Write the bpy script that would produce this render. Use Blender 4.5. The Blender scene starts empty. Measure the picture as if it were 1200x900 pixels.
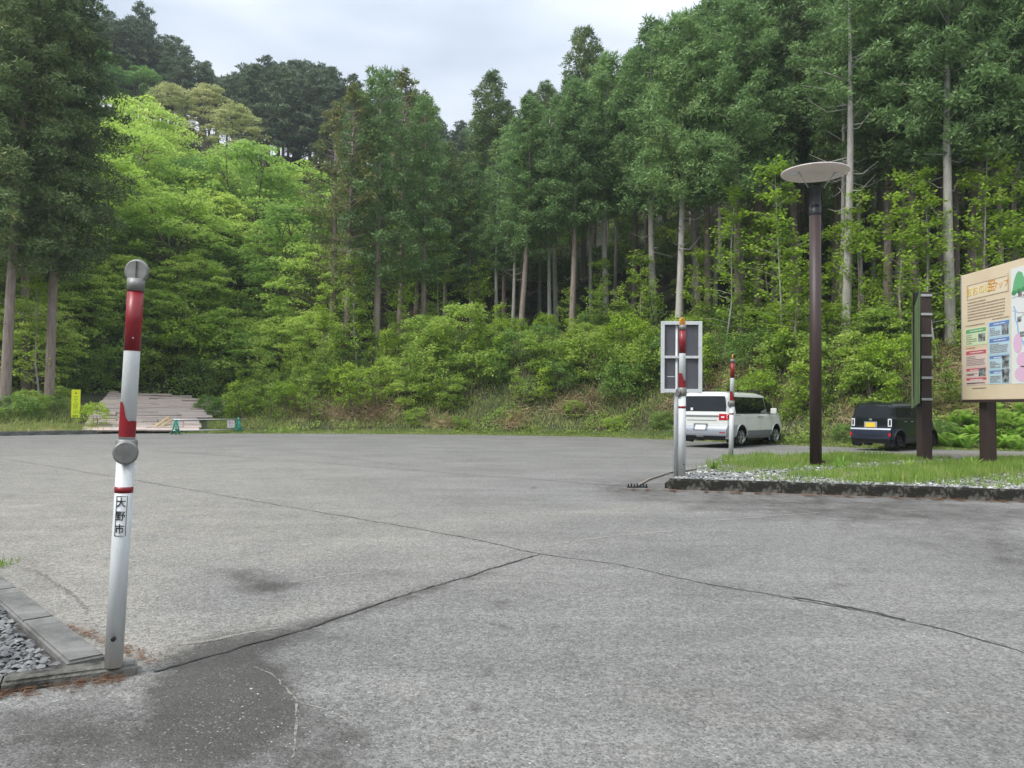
import bpy, bmesh, math, random
import numpy as np
from mathutils import Vector, Matrix
sc = bpy.context.scene
C = sc.collection
R = math.radians
# ------------------------------------------------------------------ camera
F = 900.0                                   # focal length in pixels of a 1200 px wide frame
EYE = 1.4
TH, RO = math.atan(26/900), R(0.5)
fw = Vector((0, math.cos(TH), math.sin(TH)))
r0 = Vector((1, 0, 0)); u0 = Vector((0, -math.sin(TH), math.cos(TH)))
rt = r0*math.cos(RO) + u0*math.sin(RO)
up = -r0*math.sin(RO) + u0*math.cos(RO)
cam = bpy.data.cameras.new('camera'); cam.sensor_width = 36; cam.lens = 36*F/1200
cam.clip_start = 0.05; cam.clip_end = 3000
co = bpy.data.objects.new('camera', cam); C.objects.link(co)
m = Matrix((rt, up, -fw)).transposed().to_4x4(); m.translation = (0, 0, EYE)
co.matrix_world = m; sc.camera = co
# ------------------------------------------------------------------ world, sun, exposure
SUN_EL, SUN_AZ = 54, -125                   # azimuth clockwise from +Y: high, from the left and behind
w = bpy.data.worlds.new("World"); sc.world = w; w.use_nodes = True
nt = w.node_tree; nt.nodes.clear()
N = nt.nodes.new
out = N('ShaderNodeOutputWorld'); bg = N('ShaderNodeBackground')
sky = N('ShaderNodeTexSky'); sky.sky_type = 'NISHITA'; sky.sun_disc = False
sky.sun_elevation = R(SUN_EL); sky.sun_rotation = R(SUN_AZ)
tc = N('ShaderNodeTexCoord'); mp = N('ShaderNodeMapping'); mp.inputs['Scale'].default_value = (1, 1, 3.2)
nz = N('ShaderNodeTexNoise'); nz.inputs['Scale'].default_value = 2.6; nz.inputs['Detail'].default_value = 5
nz.inputs['Roughness'].default_value = 0.45
cr = N('ShaderNodeValToRGB')
cr.color_ramp.elements[0].position = 0.30; cr.color_ramp.elements[0].color = (4.5, 5.15, 6.1, 1)
cr.color_ramp.elements[1].position = 0.68; cr.color_ramp.elements[1].color = (8.2, 8.6, 9.2, 1)
sep = N('ShaderNodeSeparateXYZ')            # an overcast dome is brighter towards the zenith
mr = N('ShaderNodeMapRange'); mr.inputs[1].default_value = 0; mr.inputs[2].default_value = 1
mr.inputs[3].default_value = 0.78; mr.inputs[4].default_value = 2.1
mul = N('ShaderNodeVectorMath'); mul.operation = 'SCALE'
mix = N('ShaderNodeMix'); mix.data_type = 'RGBA'; mix.inputs[0].default_value = 0.94
L = nt.links.new
L(tc.outputs['Generated'], mp.inputs[0]); L(mp.outputs[0], nz.inputs['Vector']); L(nz.outputs[0], cr.inputs[0])
L(tc.outputs['Generated'], sep.inputs[0]); L(sep.outputs['Z'], mr.inputs[0])
L(cr.outputs[0], mul.inputs[0]); L(mr.outputs[0], mul.inputs['Scale'])
L(sky.outputs[0], mix.inputs[6]); L(mul.outputs[0], mix.inputs[7]); L(mix.outputs[2], bg.inputs[0])
bg.inputs[1].default_value = 0.053; L(bg.outputs[0], out.inputs[0])
sd = bpy.data.lights.new('sun', 'SUN'); sd.energy = 1.5; sd.angle = R(22); sd.color = (1, 0.965, 0.91)
so = bpy.data.objects.new('sun', sd); C.objects.link(so)
sdir = Vector((math.sin(R(SUN_AZ))*math.cos(R(SUN_EL)), math.cos(R(SUN_AZ))*math.cos(R(SUN_EL)), math.sin(R(SUN_EL))))
so.rotation_euler = sdir.to_track_quat('Z', 'Y').to_euler()
sc.view_settings.view_transform = 'Standard'; sc.view_settings.look = 'None'
sc.view_settings.exposure = 1.15; sc.view_settings.gamma = 1
sc.render.engine = 'CYCLES'
cy = sc.cycles; cy.max_bounces = 5; cy.diffuse_bounces = 3; cy.glossy_bounces = 2; cy.transmission_bounces = 3
cy.transparent_max_bounces = 4; cy.use_denoising = True; cy.caustics_reflective = False; cy.caustics_refractive = False

# ------------------------------------------------------------------ placing helpers
def ray(px, py):
    return (fw + rt*((px-600)/F) - up*((py-450)/F))
def gnd(px, py, z=0.0):
    d = ray(px, py); t = (z-EYE)/d.z
    return Vector((d.x*t, d.y*t, z))
def atY(px, py, Y):
    d = ray(px, py); t = Y/d.y
    return Vector((d.x*t, Y, EYE+d.z*t))
BP = [(-500, 516), (0, 511), (160, 508), (290, 508), (500, 509), (700, 512), (790, 515.5), (930, 522), (1040, 526), (1200, 529), (1500, 533)]
ba, br = [-180, -110, -75], [60, 60, 42]
for q in BP[1:]:
    p = gnd(*q); ba.append(math.degrees(math.atan2(p.x, p.y))); br.append(math.hypot(p.x, p.y))
ba += [60, 110, 180]; br += [40, 60, 60]
def sstep(a, b, x):
    t = np.clip((x-a)/(b-a), 0, 1); return t*t*(3-2*t)
def vnoise(x, y, s=0):
    return (np.sin(x*1.3+s)*np.cos(y*1.7-s*2)+np.sin(x*.53-y*.71+s*3)+.5*np.sin(x*3.1+y*2.3+s)*np.cos(y*2.9-x*.7))/2.2
def T(x, y):
    x = np.asarray(x, float); y = np.asarray(y, float)
    r = np.hypot(x, y); a = np.degrees(np.arctan2(x, y)); d = r-np.interp(a, ba, br)
    dp = np.clip(d, 0, None)
    aa = a-0.20*np.clip(dp, 0, 16)*(a < -5)*sstep(-14, -20, a)
    bk = np.interp(aa, [-90, -34, -23, -21.7, -19.3, -12.5, -7, 0, 30, 60], [.4, .3, 0, 0, 1.9, 2.7, 4.5, 5.2, 4.7, 5])
    left = sstep(-16, -23, a)
    prof = sstep(0.2, 7.5, dp)*(1+0.10*vnoise(x*.8, y*.8))
    z = bk*prof + dp*0.12*left*(1-sstep(15, 22, dp)*0) * (dp < 400)
    slope = np.interp(a, [-40, -23, -18, -12, -5, 2, 20, 60], [.68, .66, .60, .54, .46, .42, .42, .42])
    h0 = np.interp(a, [-20, -6, 4], [14.5, 12, 9])
    hd = np.clip(dp-h0, 0, None)
    cap = np.interp(a, [-40, -22, -8, 4, 30], [56, 56, 54, 90, 90])
    z = z+slope*np.where(hd < cap, hd, cap+8*(1-np.exp(-(hd-cap)/8)))-dp*0.12*left*sstep(15, 80, dp)
    z = z+0.12*vnoise(x*.6, y*.6, 2)*sstep(1, 6, dp)+0.9*vnoise(x*.12, y*.12, 5)*sstep(12, 40, dp)
    return np.where(d > 0, z-0.03, -0.03)
def Tz(x, y): return float(T(x, y))
def hit(px, py):
    d = ray(px, py); t = 20.0
    while t < 200:
        p = d*t
        if p.z+EYE < Tz(p.x, p.y): break
        t += 0.2
    return Vector((p.x, p.y, Tz(p.x, p.y)))
def polar(px, dd):                          # a point dd metres outside the lot edge, seen at column px
    a = math.atan((px-600)/F); r = float(np.interp(math.degrees(a), ba, br))+dd
    x, y = r*math.sin(a), r*math.cos(a)
    return Vector((x, y, Tz(x, y)))

# ------------------------------------------------------------------ object helpers
def tag(o, label=None, cat=None, group=None, kind=None):
    if label: o['label'] = label
    if cat: o['category'] = cat
    if group: o['group'] = group
    if kind: o['kind'] = kind
    return o
def link(name, data, parent=None):
    o = bpy.data.objects.new(name, data); C.objects.link(o)
    if parent: o.parent = parent
    return o
def empty(name, loc, rz=0, label=None, cat=None, group=None, s=1):
    o = link(name, None); o.location = loc; o.rotation_euler = (0, 0, rz); o.scale = (s, s, s); o.empty_display_size = .2
    return tag(o, label, cat, group)
def mesh_np(name, V, Q, mat, smooth=False, tri=False):
    k = 3 if tri else 4
    me = bpy.data.meshes.new(name); V = np.asarray(V, np.float32); Q = np.asarray(Q, np.int32)
    me.vertices.add(len(V)); me.vertices.foreach_set('co', V.ravel())
    me.loops.add(Q.size); me.loops.foreach_set('vertex_index', Q.ravel())
    me.polygons.add(len(Q)); me.polygons.foreach_set('loop_start', np.arange(0, Q.size, k, dtype=np.int32))
    me.polygons.foreach_set('use_smooth', np.full(len(Q), smooth))
    me.materials.append(mat); me.update(calc_edges=True); return me
class MB:
    def __init__(s): s.v = []; s.f = []; s.sm = []
    def add(s, vs, fs, smooth=False):
        b = len(s.v); s.v += [tuple(v) for v in vs]
        for f in fs: s.f.append(tuple(b+i for i in f)); s.sm.append(smooth)
        return s
    def box(s, c, d, M=None):
        x, y, z = d[0]/2, d[1]/2, d[2]/2
        vs = [Vector((i*x, j*y, k*z)) for i in (-1, 1) for j in (-1, 1) for k in (-1, 1)]
        if M is not None: vs = [M @ v for v in vs]
        vs = [v+Vector(c) for v in vs]
        return s.add(vs, [(0, 1, 3, 2), (4, 6, 7, 5), (0, 4, 5, 1), (2, 3, 7, 6), (0, 2, 6, 4), (1, 5, 7, 3)])
    def bbox(s, c, d, bv=.01, M=None):      # box with bevelled edges
        bm = bmesh.new(); bmesh.ops.create_cube(bm, size=1)
        for v in bm.verts: v.co = Vector((v.co.x*d[0], v.co.y*d[1], v.co.z*d[2]))
        bmesh.ops.bevel(bm, geom=bm.edges[:], offset=bv, segments=2, affect='EDGES', profile=.6)
        vs = [v.co.copy() for v in bm.verts]
        if M is not None: vs = [M @ v for v in vs]
        bm.verts.index_update()
        s.add([v+Vector(c) for v in vs], [[v.index for v in f.verts] for f in bm.faces]); bm.free(); return s
    def tube(s, pts, rs, n=8, cap=True):
        pts = [Vector(p) for p in pts]; b = len(s.v); ref = None
        for i, p in enumerate(pts):
            t = (pts[min(i+1, len(pts)-1)]-pts[max(i-1, 0)]).normalized()
            if ref is None: ref = t.orthogonal().normalized()
            ref = (ref-t*ref.dot(t)).normalized(); bi = t.cross(ref)
            r = rs[i] if isinstance(rs, (list, tuple)) else rs
            for k in range(n):
                a = 2*math.pi*k/n; s.v.append(tuple(p+ref*math.cos(a)*r+bi*math.sin(a)*r))
        for i in range(len(pts)-1):
            for k in range(n):
                k2 = (k+1) % n; s.f.append((b+i*n+k, b+i*n+k2, b+(i+1)*n+k2, b+(i+1)*n+k)); s.sm.append(True)
        if cap:
            s.f.append(tuple(b+k for k in reversed(range(n)))); s.sm.append(False)
            e = b+(len(pts)-1)*n; s.f.append(tuple(e+k for k in range(n))); s.sm.append(False)
        return s
    def disc(s, c, nrm, r, h, n=28, bv=0.15):   # round plate along nrm
        nrm = Vector(nrm).normalized(); c = Vector(c)
        b = r*bv
        return s.tube([c, c+nrm*min(b, h*.4), c+nrm*(h-min(b, h*.4)), c+nrm*h], [r-min(b, h*.4), r, r, r-min(b, h*.4)], n)
    def build(s, name, mat, parent=None, smooth=None):
        me = bpy.data.meshes.new(name); me.from_pydata(s.v, [], s.f)
        me.polygons.foreach_set('use_smooth', [sm if smooth is None else smooth for sm in s.sm])
        me.materials.append(mat); me.update()
        return link(name, me, parent)

# ------------------------------------------------------------------ materials
def mat(name, col, rough=.6, metal=0, spec=.5, noise=None, bump=0, bscale=40, emit=None, coat=0):
    """noise = (scale, colour2, low, high[, stretch])"""
    m = bpy.data.materials.new(name); m.use_nodes = True; t = m.node_tree; b = t.nodes['Principled BSDF']
    b.inputs['Base Color'].default_value = (*col, 1); b.inputs['Roughness'].default_value = rough
    b.inputs['Metallic'].default_value = metal; b.inputs['Specular IOR Level'].default_value = spec
    b.inputs['Coat Weight'].default_value = coat
    tc = t.nodes.new('ShaderNodeTexCoord')
    if noise:
        mp = t.nodes.new('ShaderNodeMapping'); t.links.new(tc.outputs['Object'], mp.inputs[0])
        if len(noise) > 4: mp.inputs['Scale'].default_value = noise[4]
        n = t.nodes.new('ShaderNodeTexNoise'); n.inputs['Scale'].default_value = noise[0]; n.inputs['Detail'].default_value = 6
        n.inputs['Roughness'].default_value = .65
        t.links.new(mp.outputs[0], n.inputs['Vector'])
        r = t.nodes.new('ShaderNodeValToRGB'); r.color_ramp.elements[0].position = noise[2]; r.color_ramp.elements[1].position = noise[3]
        r.color_ramp.elements[0].color = (*col, 1); r.color_ramp.elements[1].color = (*noise[1], 1)
        t.links.new(n.outputs[0], r.inputs[0]); t.links.new(r.outputs[0], b.inputs['Base Color'])
    if bump:
        n2 = t.nodes.new('ShaderNodeTexNoise'); n2.inputs['Scale'].default_value = bscale; n2.inputs['Detail'].default_value = 4
        t.links.new(tc.outputs['Object'], n2.inputs['Vector'])
        bu = t.nodes.new('ShaderNodeBump'); bu.inputs['Strength'].default_value = bump; bu.inputs['Distance'].default_value = .02
        t.links.new(n2.outputs[0], bu.inputs['Height']); t.links.new(bu.outputs[0], b.inputs['Normal'])
    return m
def leaf(name, a, b_, c=None, trans=.35, big=.35, rough=.55):
    """leaf colours vary by leaf, by patch and by tree"""
    m = bpy.data.materials.new(name); m.use_nodes = True; t = m.node_tree; t.nodes.clear(); n = t.nodes.new; l = t.links.new
    o = n('ShaderNodeOutputMaterial'); g = n('ShaderNodeNewGeometry'); oi = n('ShaderNodeObjectInfo'); tc = n('ShaderNodeTexCoord')
    nz = n('ShaderNodeTexNoise'); nz.inputs['Scale'].default_value = big; nz.inputs['Detail'].default_value = 2
    l(tc.outputs['Object'], nz.inputs['Vector'])
    m1 = n('ShaderNodeMath'); m1.operation = 'MULTIPLY_ADD'; m1.inputs[1].default_value = .45; l(g.outputs['Random Per Island'], m1.inputs[0]); 
    m2 = n('ShaderNodeMath'); m2.operation = 'MULTIPLY_ADD'; m2.inputs[1].default_value = 1.1; m2.inputs[2].default_value = -.42; l(nz.outputs[0], m2.inputs[0])
    m3 = n('ShaderNodeMath'); m3.operation = 'MULTIPLY_ADD'; m3.inputs[1].default_value = .4; l(oi.outputs['Random'], m3.inputs[0]); l(m2.outputs[0], m3.inputs[2])
    l(m3.outputs[0], m1.inputs[2])
    r = n('ShaderNodeValToRGB'); r.color_ramp.elements[0].position = .1; r.color_ramp.elements[1].position = .85
    r.color_ramp.elements[0].color = (*a, 1); r.color_ramp.elements[1].color = (*b_, 1)
    if c:
        e = r.color_ramp.elements.new(.97); e.color = (*c, 1)
    l(m1.outputs[0], r.inputs[0])
    p = n('ShaderNodeBsdfPrincipled'); p.inputs['Roughness'].default_value = rough; p.inputs['Specular IOR Level'].default_value = .35
    l(r.outputs[0], p.inputs['Base Color'])
    tr = n('ShaderNodeBsdfTranslucent'); l(r.outputs[0], tr.inputs[0])
    mx = n('ShaderNodeMixShader'); mx.inputs[0].default_value = trans
    l(p.outputs[0], mx.inputs[1]); l(tr.outputs[0], mx.inputs[2]); l(mx.outputs[0], o.inputs[0])
    return m
M = dict(
 cedar=leaf('cedar_needles', (0.106, 0.183, 0.064), (0.261, 0.415, 0.148), (0.346, 0.465, 0.167), .36, .5),
 cedar2=leaf('cedar_needles_olive', (0.114, 0.147, 0.049), (0.263, 0.295, 0.098), (0.318, 0.285, 0.121), .35, .5),
 cedardk=leaf('cedar_needles_dark', (0.079, 0.129, 0.051), (0.201, 0.294, 0.101), (0.302, 0.316, 0.115), .3, .5),
 pine=leaf('pine_needles', (0.063, 0.105, 0.058), (0.147, 0.210, 0.105), None, .28, .3),
 larch=leaf('larch_needles', (0.099, 0.220, 0.099), (0.220, 0.396, 0.165), None, .4, .3),
 maple=leaf('maple_leaves', (0.266, 0.428, 0.073), (0.603, 0.768, 0.165), (0.731, 0.820, 0.230), .5, .25),
 green=leaf('broad_leaves', (0.184, 0.331, 0.065), (0.419, 0.614, 0.130), (0.555, 0.706, 0.177), .46, .3),
 deep=leaf('deep_leaves', (0.108, 0.230, 0.061), (0.257, 0.446, 0.115), None, .4, .4),
 tan=leaf('blossom_leaves', (.36, .44, .16), (.66, .64, .32), (.75, .70, .42), .45, .6),
 sap=leaf('sapling_leaves', (0.217, 0.369, 0.035), (0.449, 0.614, 0.070), (0.550, 0.655, 0.104), .45, .8),
 bush=leaf('bush_leaves', (0.213, 0.351, 0.061), (0.470, 0.622, 0.123), (0.580, 0.666, 0.177), .5, .9),
 bushdk=leaf('bush_leaves_dark', (0.132, 0.242, 0.055), (0.297, 0.462, 0.110), (0.396, 0.495, 0.165), .45, .9),
 fern=leaf('fern_fronds', (0.199, 0.406, 0.058), (0.414, 0.621, 0.113), None, .48, 1.5),
 grass=leaf('grass_blades', (.14, .27, .045), (.33, .46, .10), (.48, .46, .22), .42, 1.2),
 bankg=leaf('bank_grass_blades', (0.207, 0.287, 0.069), (0.460, 0.506, 0.184), (0.667, 0.575, 0.345), .4, .7),
 dry=leaf('dry_stalks', (0.325, 0.225, 0.125), (0.650, 0.512, 0.325), None, .15, .9),
 twig=leaf('bank_twigs', (.10, .065, .04), (.26, .17, .10), None, .05, .9),
 needle=leaf('fallen_needles', (.11, .055, .03), (.26, .14, .08), (.42, .32, .2), .05, 6),
 barkp=mat('cedar_bark', (.20, .15, .12), .9, noise=(3, (.36, .30, .27), .35, .65, (6, 6, .5)), bump=.5, bscale=14),
 barkw=mat('pale_bark', (.36, .33, .31), .9, noise=(2.5, (.52, .49, .46), .35, .62, (5, 5, .8)), bump=.3, bscale=12),
 barkd=mat('dark_bark', (.10, .075, .055), .9, noise=(3, (.20, .16, .13), .35, .65, (6, 6, .5)), bump=.4, bscale=14),
 red=mat('red_paint', (.27, .008, .016), .42, noise=(9, (.20, .010, .016), .4, .7), coat=.1),
 white=mat('white_pole_paint', (.66, .69, .70), .42, noise=(5, (.50, .52, .51), .48, .74, (2, 2, .6))),
 alu=mat('cast_aluminium', (.20, .20, .19), .5, .4, noise=(18, (.30, .30, .29), .4, .7)),
 galv=mat('dull_aluminium', (.55, .56, .57), .4, .5),
 orange=mat('orange_reflector', (.85, .32, .02), .25),
 brown=mat('brown_post_paint', (.042, .025, .022), .5, noise=(6, (.06, .038, .034), .35, .7, (4, 4, .6))),
 black=mat('black_metal', (.012, .012, .014), .45),
 lampdisc=mat('lamp_disc_paint', (.80, .70, .69), .45, noise=(4, (.86, .76, .75), .35, .7)),
 board=mat('board_beige', (.83, .69, .50), .5, noise=(1.2, (.78, .63, .44), .4, .7)),
 concrete=mat('kerb_concrete', (.10, .10, .092), .9, noise=(5, (.22, .215, .205), .34, .66), bump=.5, bscale=90),
 moss=mat('mossy_concrete', (.020, .019, .015), .95, noise=(7, (.22, .21, .185), .50, .70), bump=.8, bscale=60),
 aged=mat('aged_kerb_concrete', (.035, .034, .028), .95, noise=(6, (.19, .185, .165), .36, .60), bump=.7, bscale=60),
 stone=leaf('gravel_stones', (.08, .082, .088), (.32, .325, .32), (.60, .59, .57), 0, 3, .85),
 plank=leaf('weathered_plank', (.34, .30, .265), (.64, .52, .47), (.70, .66, .61), 0, .8, .85),
 newwood=mat('fresh_timber', (.62, .45, .22), .7),
 teal=mat('teal_steel', (.02, .33, .25), .45),
 yellow=mat('yellow_sign', (.80, .88, .03), .5),
 carwhite=mat('white_car_paint', (.74, .755, .72), .25, coat=.6),
 carsilver=mat('silver_cladding', (.42, .45, .50), .4, .3),
 cargrey=mat('grey_cladding', (.17, .18, .19), .5),
 carnavy=mat('dark_green_paint', (.006, .011, .011), .3, spec=.3, coat=.25),
 kblue=mat('slate_bumper', (.022, .030, .052), .5, spec=.3),
 glass=mat('dark_glass', (.005, .007, .009), .03, spec=.45),
 tyre=mat('tyre_rubber', (.015, .015, .016), .85),
 rim=mat('alloy', (.6, .61, .62), .3, .8),
 rimdk=mat('black_alloy', (.02, .02, .022), .35, .3),
 redlens=mat('red_lens', (.5, .01, .02), .15), clearlens=mat('clear_lens', (.75, .78, .82), .12),
 plate=mat('white_plate', (.8, .82, .85), .4), yplate=mat('yellow_plate', (.85, .62, .05), .4),
 panelback=mat('grey_board_back', (.085, .085, .10), .55, noise=(2, (.11, .11, .13), .3, .7)),
 signgreen=mat('green_sign_face', (.07, .13, .045), .55, noise=(1.5, (.20, .26, .13), .4, .65, (1, 1, .3))),
 hose=mat('pale_hose', (.30, .26, .22), .8),
 crack=mat('crack_filling', (.05, .049, .045), .95),
)

# ------------------------------------------------------------------ asphalt and ground
def stain_fields(px, py):
    def blob(cx, cy_, rx, ry, ang=0, p=2):
        a = R(ang); dx, dy = px-cx, py-cy_
        X = (dx*math.cos(a)+dy*math.sin(a))/rx; Y = (-dx*math.sin(a)+dy*math.cos(a))/ry
        return np.exp(-(X*X+Y*Y)**(p/2))
    dark = .48*blob(150, 875, 190, 55, -6, 3)+.75*blob(265, 825, 85, 80, 25, 4)+.35*blob(400, 855, 45, 12, 25, 3)+.5*blob(265, 800, 85, 45, 0, 3)+.5*blob(380, 905, 60, 60, 20, 3)
    dark += .65*blob(298, 680, 36, 14, 3, 2.5)+.3*blob(330, 700, 25, 10)+.55*blob(430, 712, 120, 7, -17, 2)+.35*blob(520, 688, 60, 5, -16)
    dark += .5*blob(310, 748, 90, 14, -12, 3)
    dark += .55*blob(1010, 596, 260, 17, 2.5, 4)+.3*blob(1150, 640, 140, 26, 8, 3)+.45*blob(740, 572, 50, 13, 0, 3)
    dark += .35*blob(60, 870, 120, 50)+.3*blob(40, 672, 40, 22, 30, 3)+.25*blob(600, 690, 60, 12)
    dark += .25*blob(830, 512+.02*0, 120, 5, 3)
    dark += .15*blob(900, 830, 160, 25, 10)+.12*blob(650, 760, 120, 20)
    sand = .95*blob(80, 690, 170, 70, 28, 3)+.5*blob(330, 600, 300, 60, 8, 3)+.6*blob(60, 610, 260, 55, 4, 3)+.5*blob(300, 730, 200, 14, -14, 3)+.4*blob(130, 545, 400, 20, 1, 3)
    sand += .5*blob(720, 598, 160, 6, -4)+.35*blob(400, 640, 170, 8, -10)+.3*blob(985, 850, 60, 22)
    rg = np.random.default_rng(14)
    for _ in range(46):                         # old drips and scuffs
        y_ = 525+375*rg.random()**.9; s_ = (y_-470)/300; a_ = rg.uniform(.12, .45)*blob(rg.uniform(60, 1200), y_, rg.uniform(8, 50)*s_, rg.uniform(2, 9)*s_, rg.uniform(-20, 20), 3)
        if rg.random() < .6: dark += a_
        else: sand += a_*1.5
    return np.clip(dark, 0, 1), np.clip(sand, 0, 1)
def proj(x, y, z=0):
    P = np.stack([x, y, np.full_like(x, z-EYE)], -1)
    dd = P@np.array(fw); dd = np.where(dd < .3, np.nan, dd)
    return 600+F*(P@np.array(rt))/dd, 450-F*(P@np.array(up))/dd
def asphalt_mat():
    m = bpy.data.materials.new('old_asphalt'); m.use_nodes = True; t = m.node_tree; b = t.nodes['Principled BSDF']; n = t.nodes.new; l = t.links.new
    tc = n('ShaderNodeTexCoord')
    def noise(s, d=5, r=.6, off=None):
        q = n('ShaderNodeTexNoise'); q.inputs['Scale'].default_value = s; q.inputs['Detail'].default_value = d; q.inputs['Roughness'].default_value = r
        l(tc.outputs['Object'], q.inputs['Vector']); return q.outputs[0]
    def math_(op, a, c, clamp=False):
        q = n('ShaderNodeMath'); q.operation = op; q.use_clamp = clamp
        for i, v in enumerate((a, c)):
            if isinstance(v, (int, float)): q.inputs[i].default_value = v
            else: l(v, q.inputs[i])
        return q.outputs[0]
    def mixc(f, a, c, mode='MIX'):
        q = n('ShaderNodeMix'); q.data_type = 'RGBA'; q.blend_type = mode
        for i, v in ((0, f), (6, a), (7, c)):
            if isinstance(v, tuple): q.inputs[i].default_value = (*v, 1)
            elif isinstance(v, (int, float)): q.inputs[i].default_value = v
            else: l(v, q.inputs[i])
        return q.outputs[2]
    def ramp(v, a, c):
        q = n('ShaderNodeMapRange'); q.inputs[1].default_value = a; q.inputs[2].default_value = c; l(v, q.inputs[0]); return q.outputs[0]
    def stretched(s, sx, sy, rot=0):
        mp = n('ShaderNodeMapping'); mp.inputs['Scale'].default_value = (sx, sy, 1); mp.inputs['Rotation'].default_value = (0, 0, rot); l(tc.outputs['Object'], mp.inputs[0])
        q = n('ShaderNodeTexNoise'); q.inputs['Scale'].default_value = s; q.inputs['Detail'].default_value = 6; q.inputs['Roughness'].default_value = .65; l(mp.outputs[0], q.inputs['Vector']); return q.outputs[0]
    col = mixc(ramp(noise(.5, 7, .62), .36, .66), (.165, .162, .152), (.225, .220, .207))
    col = mixc(math_('MULTIPLY', ramp(stretched(.8, .35, 2.2, .25), .5, .68), .6), col, (.265, .26, .245))
    col = mixc(math_('MULTIPLY', ramp(stretched(1.3, .5, 2.6, -.5), .54, .72), .5), col, (.125, .123, .118))
    col = mixc(math_('MULTIPLY', ramp(noise(5, 6, .75), .42, .7), .35), col, (.25, .246, .234))
    col = mixc(math_('MULTIPLY', ramp(noise(11, 4, .7), .56, .72), .4), col, (.12, .118, .112))
    at = n('ShaderNodeAttribute'); at.attribute_name = 'stain'; sp = n('ShaderNodeSeparateColor'); l(at.outputs['Color'], sp.inputs[0])
    brk = noise(1.9, 9, .78); brk2 = noise(9, 5, .7)
    sand = math_('MULTIPLY', sp.outputs[1], ramp(brk, .30, .66))
    col = mixc(math_('MULTIPLY', sand, .85), col, (.34, .315, .27))
    dk = math_('ADD', sp.outputs[0], math_('ADD', math_('MULTIPLY', math_('SUBTRACT', brk, .5), 2.1), math_('MULTIPLY', math_('SUBTRACT', brk2, .5), .7)))
    dk = math_('MULTIPLY', ramp(dk, .15, .85), ramp(sp.outputs[0], .03, .22))
    # aggregate: every grain its own grey, a few pale chips
    vo = n('ShaderNodeTexVoronoi'); vo.inputs['Scale'].default_value = 85; l(tc.outputs['Object'], vo.inputs['Vector'])
    vs = n('ShaderNodeSeparateColor'); l(vo.outputs['Color'], vs.inputs[0])
    gr = n('ShaderNodeMapRange'); gr.inputs[3].default_value = .70; gr.inputs[4].default_value = 1.32; l(vs.outputs[2], gr.inputs[0])
    vm = n('ShaderNodeVectorMath'); vm.operation = 'SCALE'; l(col, vm.inputs[0]); l(gr.outputs[0], vm.inputs['Scale']); col = vm.outputs[0]
    vb = n('ShaderNodeTexVoronoi'); vb.inputs['Scale'].default_value = 40; l(tc.outputs['Object'], vb.inputs['Vector'])
    vbs = n('ShaderNodeSeparateColor'); l(vb.outputs['Color'], vbs.inputs[0])
    g2 = n('ShaderNodeMapRange'); g2.inputs[3].default_value = .82; g2.inputs[4].default_value = 1.18; l(vbs.outputs[2], g2.inputs[0])
    vm2 = n('ShaderNodeVectorMath'); vm2.operation = 'SCALE'; l(col, vm2.inputs[0]); l(g2.outputs[0], vm2.inputs['Scale']); col = vm2.outputs[0]
    col = mixc(math_('MULTIPLY', dk, .80), col, (.050, .045, .040))
    vo3 = n('ShaderNodeTexVoronoi'); vo3.inputs['Scale'].default_value = 52; vo3.inputs['Randomness'].default_value = 1; l(tc.outputs['Object'], vo3.inputs['Vector'])
    v3 = n('ShaderNodeSeparateColor'); l(vo3.outputs['Color'], v3.inputs[0]); chip = ramp(vo3.outputs['Distance'], .40, .24)
    patchy = ramp(noise(1.1, 5, .65), .38, .6)
    col = mixc(math_('MULTIPLY', math_('MULTIPLY', ramp(v3.outputs[0], .78, .86), chip), math_('MULTIPLY', patchy, .6)), col, (.34, .335, .315))
    col = mixc(math_('MULTIPLY', math_('MULTIPLY', ramp(v3.outputs[1], .80, .86), chip), .6), col, (.07, .067, .062))
    inside = ramp(vo.outputs['Distance'], .5, .2)
    col = mixc(math_('MULTIPLY', math_('MULTIPLY', ramp(vs.outputs[0], .86, .93), inside), math_('MULTIPLY', ramp(noise(3, 4, .6), .40, .62), .75)), col, (.42, .415, .40))
    col = mixc(math_('MULTIPLY', math_('MULTIPLY', ramp(vs.outputs[1], .70, .78), inside), .6), col, (.06, .058, .055))
    l(col, b.inputs['Base Color'])
    ro = n('ShaderNodeMapRange'); ro.inputs[3].default_value = .88; ro.inputs[4].default_value = .62; l(dk, ro.inputs[0]); l(ro.outputs[0], b.inputs['Roughness'])
    b.inputs['Specular IOR Level'].default_value = .3
    bu = n('ShaderNodeBump'); bu.inputs['Strength'].default_value = .9; bu.inputs['Distance'].default_value = .007
    l(math_('ADD', math_('MULTIPLY', vo.outputs['Distance'], -1), noise(60, 4, .7)), bu.inputs['Height']); l(bu.outputs[0], b.inputs['Normal'])
    return m
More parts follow.
